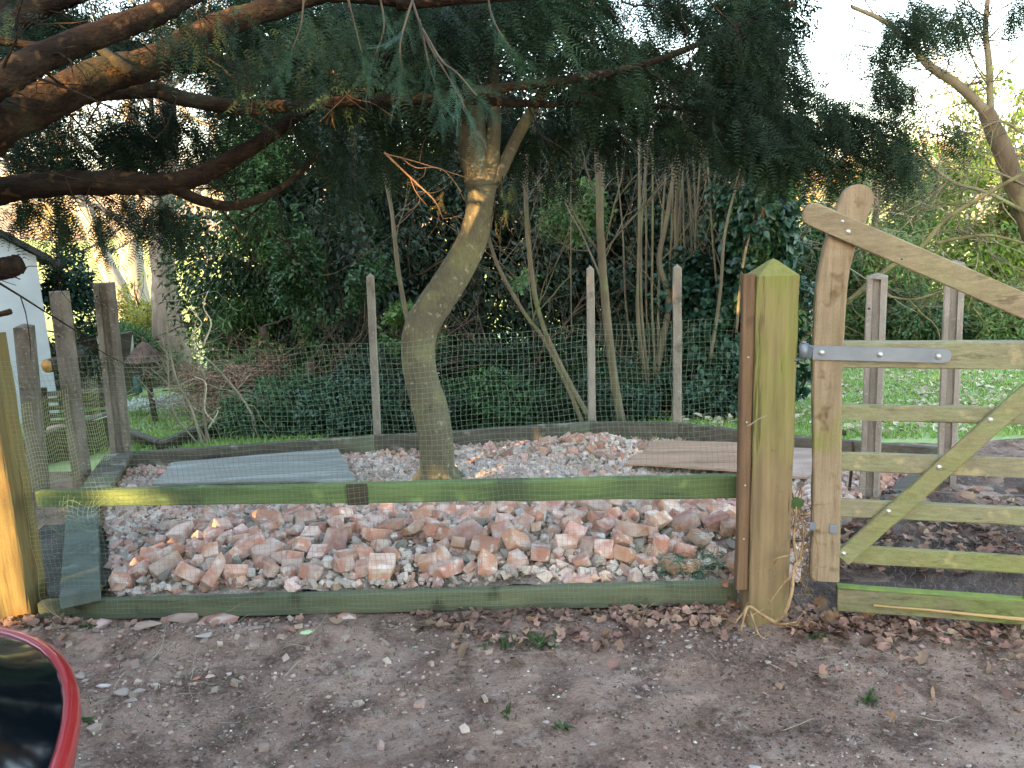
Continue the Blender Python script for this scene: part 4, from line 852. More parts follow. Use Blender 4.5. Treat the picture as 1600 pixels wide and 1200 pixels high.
# ------------------------------------------------------------------ big yew, trunk outside the left edge, boughs over everything
yt = empty('yew_tree', (-3.9, 2.6, 0)); tag(yt, 'huge dark yew whose orange lit boughs and drooping needles hang over the view', 'tree')
b = MB(); b.tube(smooth([(-3.9, 2.6, -.1), (-3.85, 2.6, .8), (-3.8, 2.7, 2.0), (-3.6, 2.8, 3.3), (-3.3, 2.9, 5.0)], 6), [.42, .34, .32, .26, .16], 18, .04); b.build('trunk', m_yewbark, yt)
boughs = [([(-3.8, 2.65, 1.7)], [(-40, 215, 2.9), (0, 192, 2.9), (80, 155, 3.0), (160, 118, 3.1), (235, 98, 3.2), (290, 70, 3.3), (345, 40, 3.4), (420, 15, 3.5), (520, -10, 3.6), (650, 5, 3.7)], [.15, .095, .085, .075, .07, .06, .05, .03]),
          ([(-3.8, 2.65, 1.8)], [(-40, 145, 2.7), (0, 128, 2.7), (70, 88, 2.8), (160, 52, 2.9), (240, 22, 3.0), (300, -8, 3.1), (380, -50, 3.2)], [.12, .062, .058, .052, .045, .03]),
          ([(-3.75, 2.7, 1.9)], [(20, 175, 3.5), (120, 150, 3.6), (230, 140, 3.7), (290, 155, 3.7), (380, 168, 3.7), (460, 165, 3.7), (560, 158, 3.7), (640, 160, 3.8), (740, 158, 3.9), (860, 163, 4.3), (990, 165, 4.6), (1120, 175, 4.8), (1220, 200, 4.9)], [.08, .05, .045, .042, .032, .03, .028, .02, .014, .01]),
          ([(-3.8, 2.7, 1.6)], [(-30, 305, 3.9), (40, 292, 3.9), (150, 285, 3.9), (255, 288, 3.9), (320, 270, 4.0), (380, 238, 4.0), (430, 205, 4.1), (480, 170, 4.1), (560, 120, 4.2), (640, 60, 4.2)], [.10, .075, .07, .06, .05, .04, .03, .02]),
          ([], [(215, 290, 3.9), (265, 292, 3.9), (310, 312, 3.95), (360, 322, 4.0), (410, 308, 4.0), (450, 285, 4.1), (500, 240, 4.1)], [.04, .035, .03, .022, .012]),
          ([(-3.6, 2.8, 2.5)], [(60, 30, 4.2), (200, 80, 4.3), (300, 100, 4.4), (420, 90, 4.4), (560, 60, 4.4), (700, 30, 4.4), (820, 20, 4.4)], [.1, .06, .05, .03, .015]),
          ([], [(560, 158, 3.7), (680, 152, 3.8), (760, 140, 3.8), (860, 128, 3.8), (960, 112, 4.1), (1060, 82, 4.4), (1150, 42, 4.7), (1240, 5, 4.8)], [.03, .028, .024, .02, .014]),
          ([], [(620, 5, 3.6), (800, -10, 3.6), (1000, -15, 3.7), (1200, -10, 3.9), (1400, -5, 4.2), (1600, -20, 4.4)], [.04, .035, .03, .02, .014]),
          ([(-3.8, 2.6, 1.1)], [(-30, 425, 3.2), (5, 420, 3.2), (30, 412, 3.2)], [.1, .06, .055, .05]),
          ([(-3.8, 2.6, 2.1)], [(-60, 75, 3.6), (60, 10, 3.7), (200, -40, 3.8)], [.1, .07, .05])]
BP = []
for wp, pp, rr in boughs:
    pw = path(pp); w0 = [np.array(w) for w in wp]; w0 = w0 + [w0[-1] + (pw[0] - w0[-1]) * f for f in (.3, .55, .75, .9)] if w0 else []
    P = smooth(w0 + pw, 7); nr = len(w0) - len(wp); rr = [rr[0]] * (3 if wp else 0) + list(np.array(rr) * .8); b = MB(); b.tube(P, rr, 12, .05)
    for i in range(5):
        j = rng.integers(len(P) // 3, len(P)); twigs(b, P[j], (rng.normal(.4, .6), rng.normal(.1, .5), rng.uniform(-.7, .5)), rng.uniform(.2, .45), .006, 1, .5, -.04, .18, 3, 3)
    b.build('bough', m_yewbark, yt); BP.append(P)
# stub and splintered branch
b = MB(); b.tube(smooth(path([(150, 72, 3.2), (172, 88, 3.1), (195, 105, 3.05), (215, 118, 3.05)]), 4), [.012, .022, .02], 7, .08); b.build('broken_branch', m_yewbark, yt); b = MB(); b.tube(smooth(path([(-10, 62, 3.0), (30, 68, 3.0), (80, 75, 3.0)]), 4), [.018, .012], 6, .08); b.build('broken_branch', m_yewbark, yt); b = MB()
b.tube(smooth(path([(-40, 498, 3.0), (-5, 492, 3.0), (17, 487, 3.0)]), 3), [.012, .011, .010], 6, .1); b.build('broken_branch', m_yewbark, yt)
b = MB()
for pp, r in (([(600, 238), (625, 262), (655, 290), (680, 315), (692, 342)], .009), ([(600, 240), (640, 250), (680, 262), (730, 278)], .006), ([(640, 275), (650, 300), (668, 322)], .004), ([(692, 342), (705, 340), (722, 336)], .004), ([(625, 245), (650, 262), (690, 264), (722, 300)], .005), ([(560, 130), (540, 150), (500, 190)], .006), ([(520, 110), (545, 150), (580, 160)], .006)):
    P = smooth(path(pp, 3.6), 5); b.tube(P, [r * .6, r * .25], 5, .06)
    for i in range(2): twigs(b, P[rng.integers(2, len(P))], (rng.normal(.3, .6), rng.normal(0, .3), rng.normal(-.2, .5)), .12, .0014, 1, .5, 0, .2, 2, 3)
b.build('twig', m_redtwig, yt)

# needle sprays: (px,py, rx,ry, Y, dY, n, scale, outward x, droop)
blobs = [(90, 175, 110, 35, 4.2, .3, 34, .85, .4, 1.0), (200, 60, 60, 30, 3.9, .3, 16, .8, .4, 1.0), (40, 40, 60, 40, 3.2, .2, 10, .7, .4, 1.0), (330, 110, 70, 40, 4.0, .3, 26, .85, .4, 1.0), (300, 220, 60, 40, 4.6, .3, 24, .85, .3, 1.2), (430, 210, 60, 40, 4.4, .3, 22, .85, .3, 1.2), (560, 10, 150, 40, 4.6, .3, 70, .95, .4, .7), (720, 10, 130, 45, 4.6, .3, 80, .95, .4, .7), (880, 5, 120, 40, 4.7, .3, 70, .95, .4, .7), (1020, 20, 90, 45, 4.8, .3, 50, .9, .4, .8), (1140, 10, 80, 40, 4.8, .3, 45, .9, .4, .8), (300, 20, 150, 40, 4.6, .3, 60, .95, .4, .7), (960, 80, 60, 50, 4.8, .3, 34, .9, .4, 1.0), (1440, 20, 60, 30, 4.6, .3, 14, .8, .3, 1.3), (60, 60, 120, 45, 4.0, .3, 40, .9, .4, .6), (255, 50, 50, 34, 2.95, .1, 7, .6, .4, 1.2), (330, 25, 60, 30, 3.1, .1, 10, .6, .4, 1.2), (400, 70, 60, 40, 3.2, .2, 14, .65, .3, 1.4), (490, 60, 80, 60, 3.4, .2, 26, .75, .3, 1.4), (170, 200, 90, 40, 4.4, .3, 40, .85, .4, 1.2), (260, 180, 60, 30, 4.4, .3, 26, .85, .4, 1.2), (120, 260, 90, 22, 4.4, .2, 24, .8, .4, .8), (640, 120, 110, 70, 4.7, .3, 60, .9, .4, 1.0), (1000, 110, 60, 50, 4.9, .3, 30, .8, .4, 1.3), (1290, 215, 40, 50, 4.7, .2, 24, .8, .4, 1.6), (1340, 90, 30, 30, 4.8, .2, 6, .8, .4, 1.3),
 (120, 20, 190, 60, 4.3, .6, 110, 1.0, .4, .5), (380, 40, 160, 70, 4.6, .5, 150, 1.0, .4, .6), (560, 60, 150, 90, 4.4, .7, 200, 1.0, .5, .8),
 (760, 40, 150, 80, 4.4, .7, 170, 1.0, .5, .8), (900, 60, 110, 95, 4.6, .6, 150, 1.0, .5, .9), (1000, 30, 70, 50, 4.8, .4, 50, .9, .5, .9),
 (1110, 70, 60, 70, 4.8, .4, 75, .95, .3, 1.2), (1180, 110, 75, 110, 4.8, .4, 100, .95, .2, 1.3), (1090, 170, 110, 45, 4.7, .4, 110, .9, .6, .8),
 (1220, 200, 90, 48, 4.6, .4, 130, .9, .6, .8), (1340, 165, 80, 40, 4.6, .3, 65, .85, .6, .9), (1395, 190, 46, 90, 4.6, .3, 50, .85, .2, 1.6),
 (1400, 90, 28, 60, 4.7, .3, 22, .85, .1, 1.6), (1460, 200, 50, 25, 4.7, .3, 18, .75, .8, .5), (1400, 18, 70, 28, 4.6, .3, 34, .85, .3, 1.2), (1545, 8, 60, 22, 4.6, .3, 18, .8, .2, 1.4),
 (1330, 240, 60, 22, 4.7, .2, 14, .8, .7, .6), (1250, 255, 60, 22, 4.7, .2, 20, .8, .5, 1.2),
 (100, 205, 130, 60, 4.6, .4, 85, .9, .5, .6), (210, 225, 70, 40, 4.8, .3, 34, .85, .5, .8), (60, 250, 60, 30, 4.4, .3, 30, .9, .4, .6),
 (330, 215, 60, 40, 5.0, .3, 20, .85, .5, 1.0), (440, 140, 120, 60, 4.9, .4, 75, .9, .5, 1.1), (560, 190, 130, 50, 4.8, .4, 75, .9, .5, 1.0),
 (700, 190, 120, 60, 5.2, .2, 70, .9, .5, 1.1), (850, 190, 120, 60, 5.2, .3, 100, .9, .5, 1.0), (980, 185, 80, 40, 5.0, .3, 60, .9, .6, .8),
 (60, 325, 50, 28, 4.2, .2, 18, .8, .2, 1.6), (100, 350, 22, 45, 4.2, .2, 14, .75, .1, 2.0), (185, 345, 42, 55, 4.2, .2, 26, .75, .2, 1.8), (245, 345, 22, 40, 4.2, .2, 12, .7, .1, 1.8), (285, 330, 30, 40, 4.2, .2, 14, .75, .2, 1.8),
 (520, 300, 60, 70, 5.4, .3, 26, .9, .4, 1.4), (420, 340, 40, 40, 5.4, .3, 8, .9, .4, 1.4), (870, 270, 40, 40, 5.3, .2, 12, .85, .3, 1.4), (790, 300, 18, 30, 4.6, .1, 5, .7, .1, 2)]
b = MB()
for k, (px, py, rx, ry, Y, dY, n, sc, ox, dr) in enumerate(blobs):
    n = int(n * 2.3); P = px_cloud(n, px, py, rx, ry, Y, dY, .58, 26., 60 + k)
    D = rng.normal(0, .45, P.shape) + np.array([ox, -.1, -dr * .75])
    sprays(b, P, D, sc * rng.uniform(.7, 1.15, n))
b.build('foliage', m_yew, yt)
b = MB()   # carrying twigs inside the foliage
for k, (px, py, rx, ry, Y, dY, n, sc, ox, dr) in enumerate(blobs):
    for p in px_cloud(max(2, n // 16), px, py, rx * .9, ry * .9, Y, dY, .2, 26., 60 + k): twigs(b, p, (ox + rng.normal(0, .5), rng.normal(0, .4), -dr * .4 + rng.normal(0, .3)), rng.uniform(.2, .4), .0035, 1, .6, -.03, .18, 3, 3)
b.build('twigs', m_yewbark, yt, kind='stuff')
# near drooping shoots at top centre
P = []; D = []
for pp in ([(640, -10, 2.5), (665, 60, 2.45), (700, 120, 2.4), (730, 175, 2.4)], [(648, -10, 2.5), (635, 30, 2.45), (625, 70, 2.4), (628, 110, 2.4)], [(660, 45, 2.45), (690, 95, 2.4), (715, 115, 2.4), (745, 150, 2.35)], [(540, -15, 2.6), (552, 30, 2.6), (566, 85, 2.6)], [(475, -10, 2.8), (470, 40, 2.8), (455, 80, 2.8)], [(655, 30, 2.6), (670, 100, 2.6), (680, 130, 2.6)], [(590, -20, 2.9), (600, 40, 2.9), (585, 90, 2.9)], [(760, -20, 2.9), (770, 30, 2.9), (800, 80, 2.9)]):
    Q = smooth(path(pp), 5); tb = MB(); tb.tube(Q, [.004, .002], 5, .05); tb.build('shoot', m_twig, yt)
    for i in range(3, len(Q), 4): P.append(Q[i]); D.append(unit(Q[i] - Q[i - 1]) + rng.normal(0, .25, 3))
    P.append(Q[-1]); D.append(unit(Q[-1] - Q[-2]))
b = MB(); sprays(b, np.array(P), np.array(D), rng.uniform(.38, .58, len(P)), TMPN); b.build('foliage', m_yewn, yt)
# ochre dead sprays
b = MB(); P = np.array([at(790, 330, 4.4), at(748, 318, 4.4), at(692, 300, 3.9), at(1192, 322, 5.6), at(775, 345, 4.4), at(520, 160, 3.7), at(890, 55, 4.4), at(910, 48, 4.4)]); sprays(b, P, rng.normal(0, .3, P.shape) + [0, 0, -1], .35); b.build('dead_foliage', mat('dead_needles', '#a8874a', None, isl=.3, bump=0, trans=.3), yt)

# ------------------------------------------------------------------ front fence: posts, rail, board, netting
lp = gz(62, 962, 0); lx = lp[0] - .085; ly = lp[1] + .02
t = empty('timber_post', (lx, ly, 0)); tag(t, 'mossy timber post at the left edge with warm sunlight on its face', 'post')
b = MB(); b.beam((lx, ly, -.2), (lx, ly, 1.22), .15, .16, up=(0, 1, 0), segs=12, bev=.006, jit=.0015); b.build('post', m_leftpost, t)
RL = at(62, 778, ly); RR = at(1150, 759, 3.13)
b = MB(); b.sweep(RL + (RR - RL) * np.linspace(0, 1, 22)[:, None], [.068, .078, .094], .045, jit=.0016); rail = tag(b.build('fence_rail', m_green), 'bright green algae covered rail across the middle of the front fence', 'rail')
b = MB(); k0 = RL + (RR - RL) * .465; b.box(k0 + [0, -.026, 0], .085, .012, .09); tag(b.build('timber_pad', m_oldwood), 'small dark square pad fixed on the green rail', 'pad')
BL = at(66, 953, 3.19); BR = at(1150, 924, 3.12)
b = MB(); b.sweep(BL + (BR - BL) * np.linspace(0, 1, 22)[:, None], [.085, .088, .096], .045, jit=.0016); tag(b.build('bottom_board', m_greenb), 'dull green board along the ground at the front of the rubble enclosure', 'board')
# main gate post with pyramid top
gx0 = gz(1200, 972, 0); px_ = gx0[0] + .0; py_ = gx0[1] + .07
t = empty('gate_post', (px_, py_, 0)); tag(t, 'thick square timber gate post with a pointed top and green algae', 'post')
zt = at(1205, 431, gx0[1])[2]; za = at(1203, 404, gx0[1] + .07)[2]
b = MB(); b.beam((px_, py_, -.3), (px_ - .002, py_, zt), .15, .155, up=(0, 1, 0), segs=16, bev=.005, jit=.001)
hw = .0765; hd = .074; tv = [(px_ - hw, py_ - hd, zt - .002), (px_ + hw, py_ - hd, zt - .002), (px_ + hw, py_ + hd, zt - .002), (px_ - hw, py_ + hd, zt - .002)]
tw = [(px_ - .012, py_ - .012, za - .006), (px_ + .012, py_ - .012, za - .006), (px_ + .012, py_ + .012, za - .006), (px_ - .012, py_ + .012, za - .006)]
b.add(tv + tw + [(px_, py_, za)], [[0, 1, 5, 4], [1, 2, 6, 5], [2, 3, 7, 6], [3, 0, 4, 7]], [[4, 5, 8], [5, 6, 8], [6, 7, 8], [7, 4, 8]]); b.build('post', m_gpost, t, flat=True)
ba = at(1160, 915, py_ - .02); bt_ = at(1160, 428, py_ - .02); bxm = px_ - .077 - .024
b = MB(); b.beam((bxm, py_ - .035, ba[2]), (bxm, py_ - .035, bt_[2]), .045, .044, up=(0, 1, 0), segs=10, jit=.0012); b.build('batten', m_batten, t)
for zf in (.33, .55, .8, 1.05):
    b = MB(); b.dome((bxm, py_ - .058, zf + .02), (0, -1, 0), .004, .002); b.build('nail', m_bolt, t)
# netting
def mesh_panel():
    b = MB(); x0 = -2.02; x1 = bxm - .005; pitch = .0215
    def q(x, s):   # s = height parameter 0..1
        top = 1.165 + .02 * math.sin(x * 2.1) - .05 * max(0, (-x - 1.0)); yb = 3.19 + (x - BL[0]) / (BR[0] - BL[0]) * (3.12 - 3.19) - .028
        z = .03 + (top - .03) * s; free = max(0, z - .58)
        return [x + .012 * math.sin(z * 5 + x) * free * 2 + .004 * math.sin(z * 31 + x * 9), yb + free * .16 * math.sin(x * 1.7 + 1) + .006 * math.sin(x * 23 + z * 17) - .004, z + .006 * math.sin(x * 13 + s * 4)]
    nx = int((x1 - x0) / pitch); nz = int(1.14 / pitch)
    for i in range(nx + 1):
        x = x0 + (x1 - x0) * i / nx; b.tube([q(x, s) for s in np.linspace(0, 1, 22)], 0.00052, 3, caps=False)
    for j in range(nz + 1):
        b.tube([q(x, j / nz) for x in np.linspace(x0, x1, 90)], 0.00052, 3, caps=False)
    # loose curled flap in the left corner
    for i in range(14):
        b.tube([[-1.95 + .021 * i + .02 * math.sin(s * 3 + i * .2), 3.10 - .05 * math.sin(s * 3.1), .42 + .14 * s + .02 * math.sin(i)] for s in np.linspace(0, 1, 8)], .0007, 3, caps=False)
    for j in range(8):
        b.tube([[-1.95 + .3 * s, 3.10 - .05 * math.sin(j / 8 * 3.1) + .01 * math.sin(s * 8), .42 + .018 * j + .02 * math.sin(s * 14)] for s in np.linspace(0, 1, 14)], .0007, 3, caps=False)
    return b
tag(mesh_panel().build('wire_mesh', m_wire), 'fine green square wire mesh stretched across the front of the enclosure', 'mesh')
# second mesh run along the left side between concrete posts
b = MB(); s0 = at(40, 650, 4.68); s1 = at(165, 640, 5.15); 
def q2(u, z): p = s0 + (s1 - s0) * u; return [p[0] + .01 * math.sin(z * 9), p[1] - .06 + .02 * math.sin(u * 9), z + .01 * math.sin(u * 20)]
for i in range(36): b.tube([q2(i / 35, z) for z in np.linspace(.1, .62 + .1 * (i / 35), 10)], .0009, 3, caps=False)
for j in range(22): b.tube([q2(u, .1 + .025 * j) for u in np.linspace(0, 1, 22)], .0009, 3, caps=False)
tag(b.build('wire_mesh', mat('pale_green_mesh', '#b4bd84', None, bump=0)), 'yellowish wire mesh run between the left concrete posts', 'mesh')
# tangle of green netting behind the right end of the bottom board
b = MB()
for i in range(70):
    p = np.array([rng.uniform(.66, .86), rng.uniform(3.2, 3.36), rng.uniform(.05, .15)]); P = [p]
    for k in range(7): P.append(P[-1] + rng.normal(0, .028, 3) * [1, .8, .6])
    b.tube(smooth(P, 2), .0011, 3, caps=False)
tag(b.build('netting_tangle', mat('green_netting', '#2f6a52', None, bump=0)), 'crumpled green plastic netting behind the right end of the bottom board', 'netting', kind='stuff')

# ------------------------------------------------------------------ gate
G0 = at(1290, 555, 2.93); HV = unit(np.array([.67, -.17, 0])); GN = np.array([HV[1], -HV[0], 0])   # GN points towards the viewer
def gp(px, py, off=0.0):
    d = ray(px, py); o = np.array([0, 0, EYE]); q = G0 + GN * off; tt = ((q - o) @ GN) / (d @ GN); return o + d * tt
GL = 2.3
gt = empty('field_gate', gz(1287, 905, 0)); tag(gt, 'weathered wooden five bar gate with a curved hanging stile', 'gate')
P = smooth([gp(1287, 902), gp(1290, 800), gp(1291, 700), gp(1291, 600), gp(1294, 520), gp(1299, 440), gp(1311, 385), gp(1325, 345), gp(1338, 312)], 5)
b = MB(); Pn = np.asarray(P)
wd = interp([.106, .102, .1, .102, .106, .104, .102, .104, .108], len(Pn)); b.sweep(Pn, wd, .07, up=HV, bev=.006, jit=.001)
e = Pn[-1]; dr = unit(Pn[-1] - Pn[-2]); sdv = unit(np.cross(dr, GN)); 
if sdv @ HV < 0: sdv = -sdv
V = []; kk = 12
for s in (-1, 1):
    for i in range(kk + 1): a = math.pi * i / kk; V.append(e + sdv * .0535 * math.cos(a) + dr * (.0535 * math.sin(a) - .001) + GN * .0345 * s)
F4 = [[i, i + 1, kk + 2 + i, kk + 1 + i] for i in range(kk)]
b.add(V, F4, [list(range(kk + 1))], [list(range(kk + 1, 2 * kk + 2))[::-1]]); b.build('stile', m_stile, gt, flat=True)
def grail(name, px, y0, y1, th, m, off=0, L=GL, jit=.0012):
    a = gp(px, y0, off); c = gp(px, y1, off); h = a[2] - c[2]; s = (a + c) / 2; e_ = s + HV * L
    b = MB(); b.sweep(s + (e_ - s) * np.linspace(0, 1, 18)[:, None], h, th, jit=jit); return b.build(name, m, gt)
r1 = grail('top_rail', 1312, 533, 573, .055, m_rail)
grail('rail', 1312, 631, 656, .022, m_rail); grail('rail', 1312, 706, 735, .022, m_rail); grail('rail', 1312, 779, 806, .022, m_rail); grail('rail', 1312, 851, 877, .022, m_railgrn)
def gbar(name, p, q, w, th, m, ext=0.0, roundend=False, off=.03):
    a = gp(*p, off); c = gp(*q, off); c = c + unit(c - a) * ext; n = unit(c - a)
    ww = [w] * 10
    P = a + (c - a) * np.linspace(0, 1, 20)[:, None]
    up = np.cross(n, GN); b = MB()
    if roundend:
        P = np.vstack([a - n * w * .48, a - n * w * .42, a - n * w * .25, P]); wv = np.concatenate([[w * .3, w * .62, w * .9], np.full(20, w)])
        T_ = P; b.sweep(P, wv, th, up=up, jit=.0006)
    else: b.sweep(P, w, th, up=up, jit=.001)
    return b.build(name, m, gt)
gbar('brace', (1316, 872), (1600, 619), .066, .024, m_railgrn, .12, off=.024)
gbar('head_brace', (1272, 336), (1600, 478), .082, .028, m_headbrace, .9, True, off=.051)
# closing stile and middle upright beyond the frame
s = gp(1626, 840, -.024); b = MB(); b.beam(s, (s[0], s[1], .03), .075, .022, up=HV, segs=6); b.build('upright', m_rail, gt)
s = gp(1312, 553) + HV * (GL + .03); b = MB(); b.beam((s[0], s[1], s[2] + .1), (s[0], s[1], .12), .08, .07, up=HV, segs=6); b.build('stile', m_stile, gt)
# strap hinge
a = gp(1270, 551, .0395); c = gp(1474, 556, .0395); b = MB(); n = unit(c - a)
Ps = np.vstack([a + (c - a) * np.linspace(0, 1, 12)[:, None], c + n * .012, c + n * .02, c + n * .025]); b.sweep(Ps, np.concatenate([np.full(12, .052), [.046, .034, .014]]), .007, up=(0, 0, 1), bev=.001, jit=0); hinge = b.build('strap_hinge', m_steel, gt)
e = gp(1256, 548, .03); b = MB(); b.tube([e - [0, 0, .026], e + [0, 0, .026]], .017, 14); b.tube([e + [0, 0, .026], e + [0, 0, .034]], .009, 10); b.build('hinge_eye', m_steel, gt)
b = MB(); b.beam(e + HV * .012, a, .05, .007, segs=1, jit=0); b.build('hinge_neck', m_steel, gt)
for px, py in ((1284, 551), (1375, 554), (1466, 557)):
    b = MB(); p = gp(px, py, .042); b.dome(p, GN, .0115, .008); b.build('bolt', m_bolt, gt)
for px, py in ((1547, 656), (1467, 730), (1388, 799), (1318, 865)):
    b = MB(); b.dome(gp(px, py, .034), GN, .011, .006); b.build('bolt', m_bolt, gt)
for px, py in ((1325, 362), (1316, 346)):
    b = MB(); b.dome(gp(px, py, .063), GN, .010 if py > 350 else .007, .006); b.build('bolt', m_bolt, gt)
b = MB(); b.dome(gp(1409, 405, .0645), GN, .004, .001); b.build('bolt_hole', m_black, gt)
b = MB(); p = gp(1302, 827, .038); b.beam(p - HV * .014, p + HV * .014, .038, .005, segs=1, jit=0); b.build('clip', m_steel, gt)
b = MB(); p = gp(1270, 822, .038); b.beam(p - HV * .011, p + HV * .011, .034, .005, segs=1, jit=0); b.build('clip', m_steel, gt)
p = gp(1238, 566, .02); b = MB(); b.beam(p - HV * .01 + [0, .02, 0], e - [0, 0, .032], .008, .03, segs=2, jit=0); tag(b.build('hinge_bracket', m_steel), 'flat steel bracket holding the gate hinge on the post', 'bracket')
# board under the gate
a = gp(1307, 916, -.03); c = gp(1307, 950, -.03); s = (a + c) / 2; h = a[2] - c[2]
t = empty('ground_board', (s[0], s[1], s[2] - h / 2)); tag(t, 'grey green board on edge along the ground under the gate', 'board')
b = MB(); b.sweep(s + HV * np.linspace(0, GL, 14)[:, None], h, .045, jit=.0015); b.build('board', m_gboard, t)
b = MB(); b.sweep(s + [0, 0, h / 2 + .003] + HV * np.linspace(0, GL, 14)[:, None], .006, .04, jit=.001); b.build('mossy_edge', mat('moss_edge', '#74863f', '#677840', 20, bump=.4, bs=80), t)
b = MB(); b.sweep([gp(1365, 946, .0), gp(1450, 953, .0), gp(1540, 962, .0), gp(1640, 972, 0)], [.004, .011, .012, .016], .012, jit=.001); b.build('splinter', m_splint if False else mat('fresh_split', '#a88f62', None, bump=.2), t)
# chicken wire behind the gate bars
b = MB(); cw = .036; org = gp(1313, 965, -.05); nx = 30; nzr = 18
for i in range(nx):
    for sgn in (1,):
        Pw = []
        for j in range(nzr * 2 + 1):
            off = cw * .26 * (1 if ((j // 2 + i) % 2 == 0) else -1)
            zz = j * cw * .42; Pw.append(org + HV * (i * cw * 1.02 + off + rng.normal(0, .0015)) + np.array([0, 0, zz + rng.normal(0, .0015)]) + GN * (.008 * math.sin(i * .7 + j * .4)))
        b.tube(Pw, .0007, 3, caps=False)
for j in (0, nzr): b.tube([org + HV * u + [0, 0, j * cw * .84] for u in np.linspace(0, nx * cw, 30)], .001, 3, caps=False)
tag(b.build('chicken_wire', m_chick), 'hexagonal chicken wire stretched behind the lower gate bars', 'wire')

# ------------------------------------------------------------------ dead roots and stems at the foot of the gate post
t = empty('dead_creeper', gz(1205, 970, 0)); tag(t, 'dead pale creeper roots climbing between the gate post and the gate', 'roots')
b = MB(); yc = py_ - .10
for pp, r in (([(1208, 975, 2.86), (1228, 955, 2.85), (1238, 920, 2.86), (1240, 890, 2.9), (1252, 868, 2.94), (1262, 850, 2.96)], .008), ([(1210, 972, 2.86), (1190, 960, 2.84), (1172, 948, 2.86), (1165, 955, 2.84), (1158, 985, 2.8)], .007), ([(1168, 950, 2.86), (1155, 965, 2.82), (1148, 975, 2.8)], .005), ([(1236, 900, 2.87), (1222, 915, 2.86), (1200, 945, 2.86)], .004), ([(1172, 955, 2.84), (1185, 990, 2.76), (1195, 998, 2.75)], .004),
              ([(1245, 880, 2.92), (1240, 840, 2.95), (1244, 800, 2.96), (1238, 770, 3.0)], .006), ([(1250, 872, 2.92), (1256, 830, 2.95), (1246, 790, 2.98), (1252, 760, 3.0)], .005), ([(1232, 868, 2.9), (1215, 872, 2.87), (1205, 878, 2.87)], .0035), ([(1210, 975, 2.86), (1225, 975, 2.8), (1245, 972, 2.8)], .005), ([(1274, 838, 2.86), (1278, 862, 2.85), (1272, 885, 2.86)], .003)):
    P = smooth(path(pp), 5); b.tube(P, [r, r * .6], 6, .1)
    for i in range(4): twigs(b, P[rng.integers(1, len(P))], rng.normal(0, 1, 3) * [1, .4, 1], rng.uniform(.04, .12), .0018, 1, .6, 0, .3, 2, 3)
for i in range(46):
    p = at(rng.uniform(1235, 1262), rng.uniform(790, 930), rng.uniform(2.93, 3.1)); twigs(b, p, (rng.normal(0, .5), rng.normal(0, .3), rng.normal(.3, .8)), rng.uniform(.06, .2), .0022, 1, .5, 0, .3, 2, 3)
b.build('roots', mat('dead_root', '#a58a66', '#7f684c', 20, bump=.2), t)
b = MB(); p = at(1243, 776, 2.97); leaves(b, np.array([p]), np.array([[.1, -.2, -1.0]]), np.array([[0., -1, .2]]), .055, .06, .15, .1); b.build('leaf', m_weed, t)
b = MB(); P = smooth(path([(1166, 668, 2.9), (1185, 655, 2.87), (1198, 649, 2.86)]), 4); b.tube(P, [.0028, .0014], 5); tag(b.build('twig', m_paletwig), 'tiny pale twig stuck across the front of the gate post', 'twig')

# ------------------------------------------------------------------ drive: stones, litter, weeds
def gh(x, y): return float(H(x, y))
pale = lump(mat('pale_stone', '#a89c94', '#8e827a', 8, (1, 1, 1), (.35, .65), bump=.4, bs=60, var=.2, rough=.92), .03, 6)
def gstone(px, py, sx, sz, label, meshes=pale, group=None, rz=None, kind='stone', base=.03):
    p = gz(px, py, 0); w = sx * np.linalg.norm(p - [0, 0, EYE]) / FPX; me = meshes[rng.integers(0, len(meshes))]; o = bpy.data.objects.new(kind, me); COL.objects.link(o)
    k = w / (2 * base * 1.05); o.scale = (k, k * .75, k * sz); o.rotation_euler = (0, 0, rng.uniform(-.4, .4) if rz is None else rz); o.location = (p[0], p[1], gh(p[0], p[1]) + base * k * sz * .25)
    return tag(o, label, 'stone' if kind == 'stone' else 'brick', group)
rockm = lump(mat('buried_rock', '#a89589', '#8d7a70', 5, (1, 1, 1), (.35, .65), bump=.5, bs=40), .06, 3)
gstone(285, 968, 62, .55, 'large pinkish rock half buried against the left of the bottom board', rockm, base=.06)
gstone(232, 990, 52, .3, 'flat pale rock half buried in front of the largest rock', rockm, base=.06)
gstone(340, 968, 75, .35, 'long low reddish rock along the foot of the bottom board', [lump(m_brickd, .06, 1)[0]], base=.06)
gstone(158, 978, 34, .55, 'orange brick fragment on the ground left of the half buried rocks', [lump(m_brick, .06, 1)[0]], base=.06, kind='brick')
gstone(545, 962, 36, .4, 'dark orange brick fragment under the bottom board', [lump(m_brick, .06, 1)[0]], base=.06, kind='brick')
gstone(85, 988, 28, .55, 'pale angular stone near the foot of the left post')
gstone(320, 998, 28, .35, 'white angular chip right of the half buried rocks', mort, base=.04)
gstone(401, 990, 30, .3, 'pale flat chip below the bottom board left of centre')
gstone(480, 995, 24, .3, 'pale lime green scrap on the drive left of centre', [lump(mat('lime_scrap', '#b5cf9e', None, bump=.2), .03, 1)[0]])
gstone(307, 1055, 14, .7, 'small pink brick crumb left of the orange oval one', [lump(m_brick, .03, 1)[0]], kind='brick'); gstone(327, 1049, 20, .4, 'orange oval brick crumb on the drive', [lump(m_brick, .03, 1)[0]], kind='brick')
gstone(160, 1067, 22, .35, 'blue white china shard right of the red car', mort, base=.04)
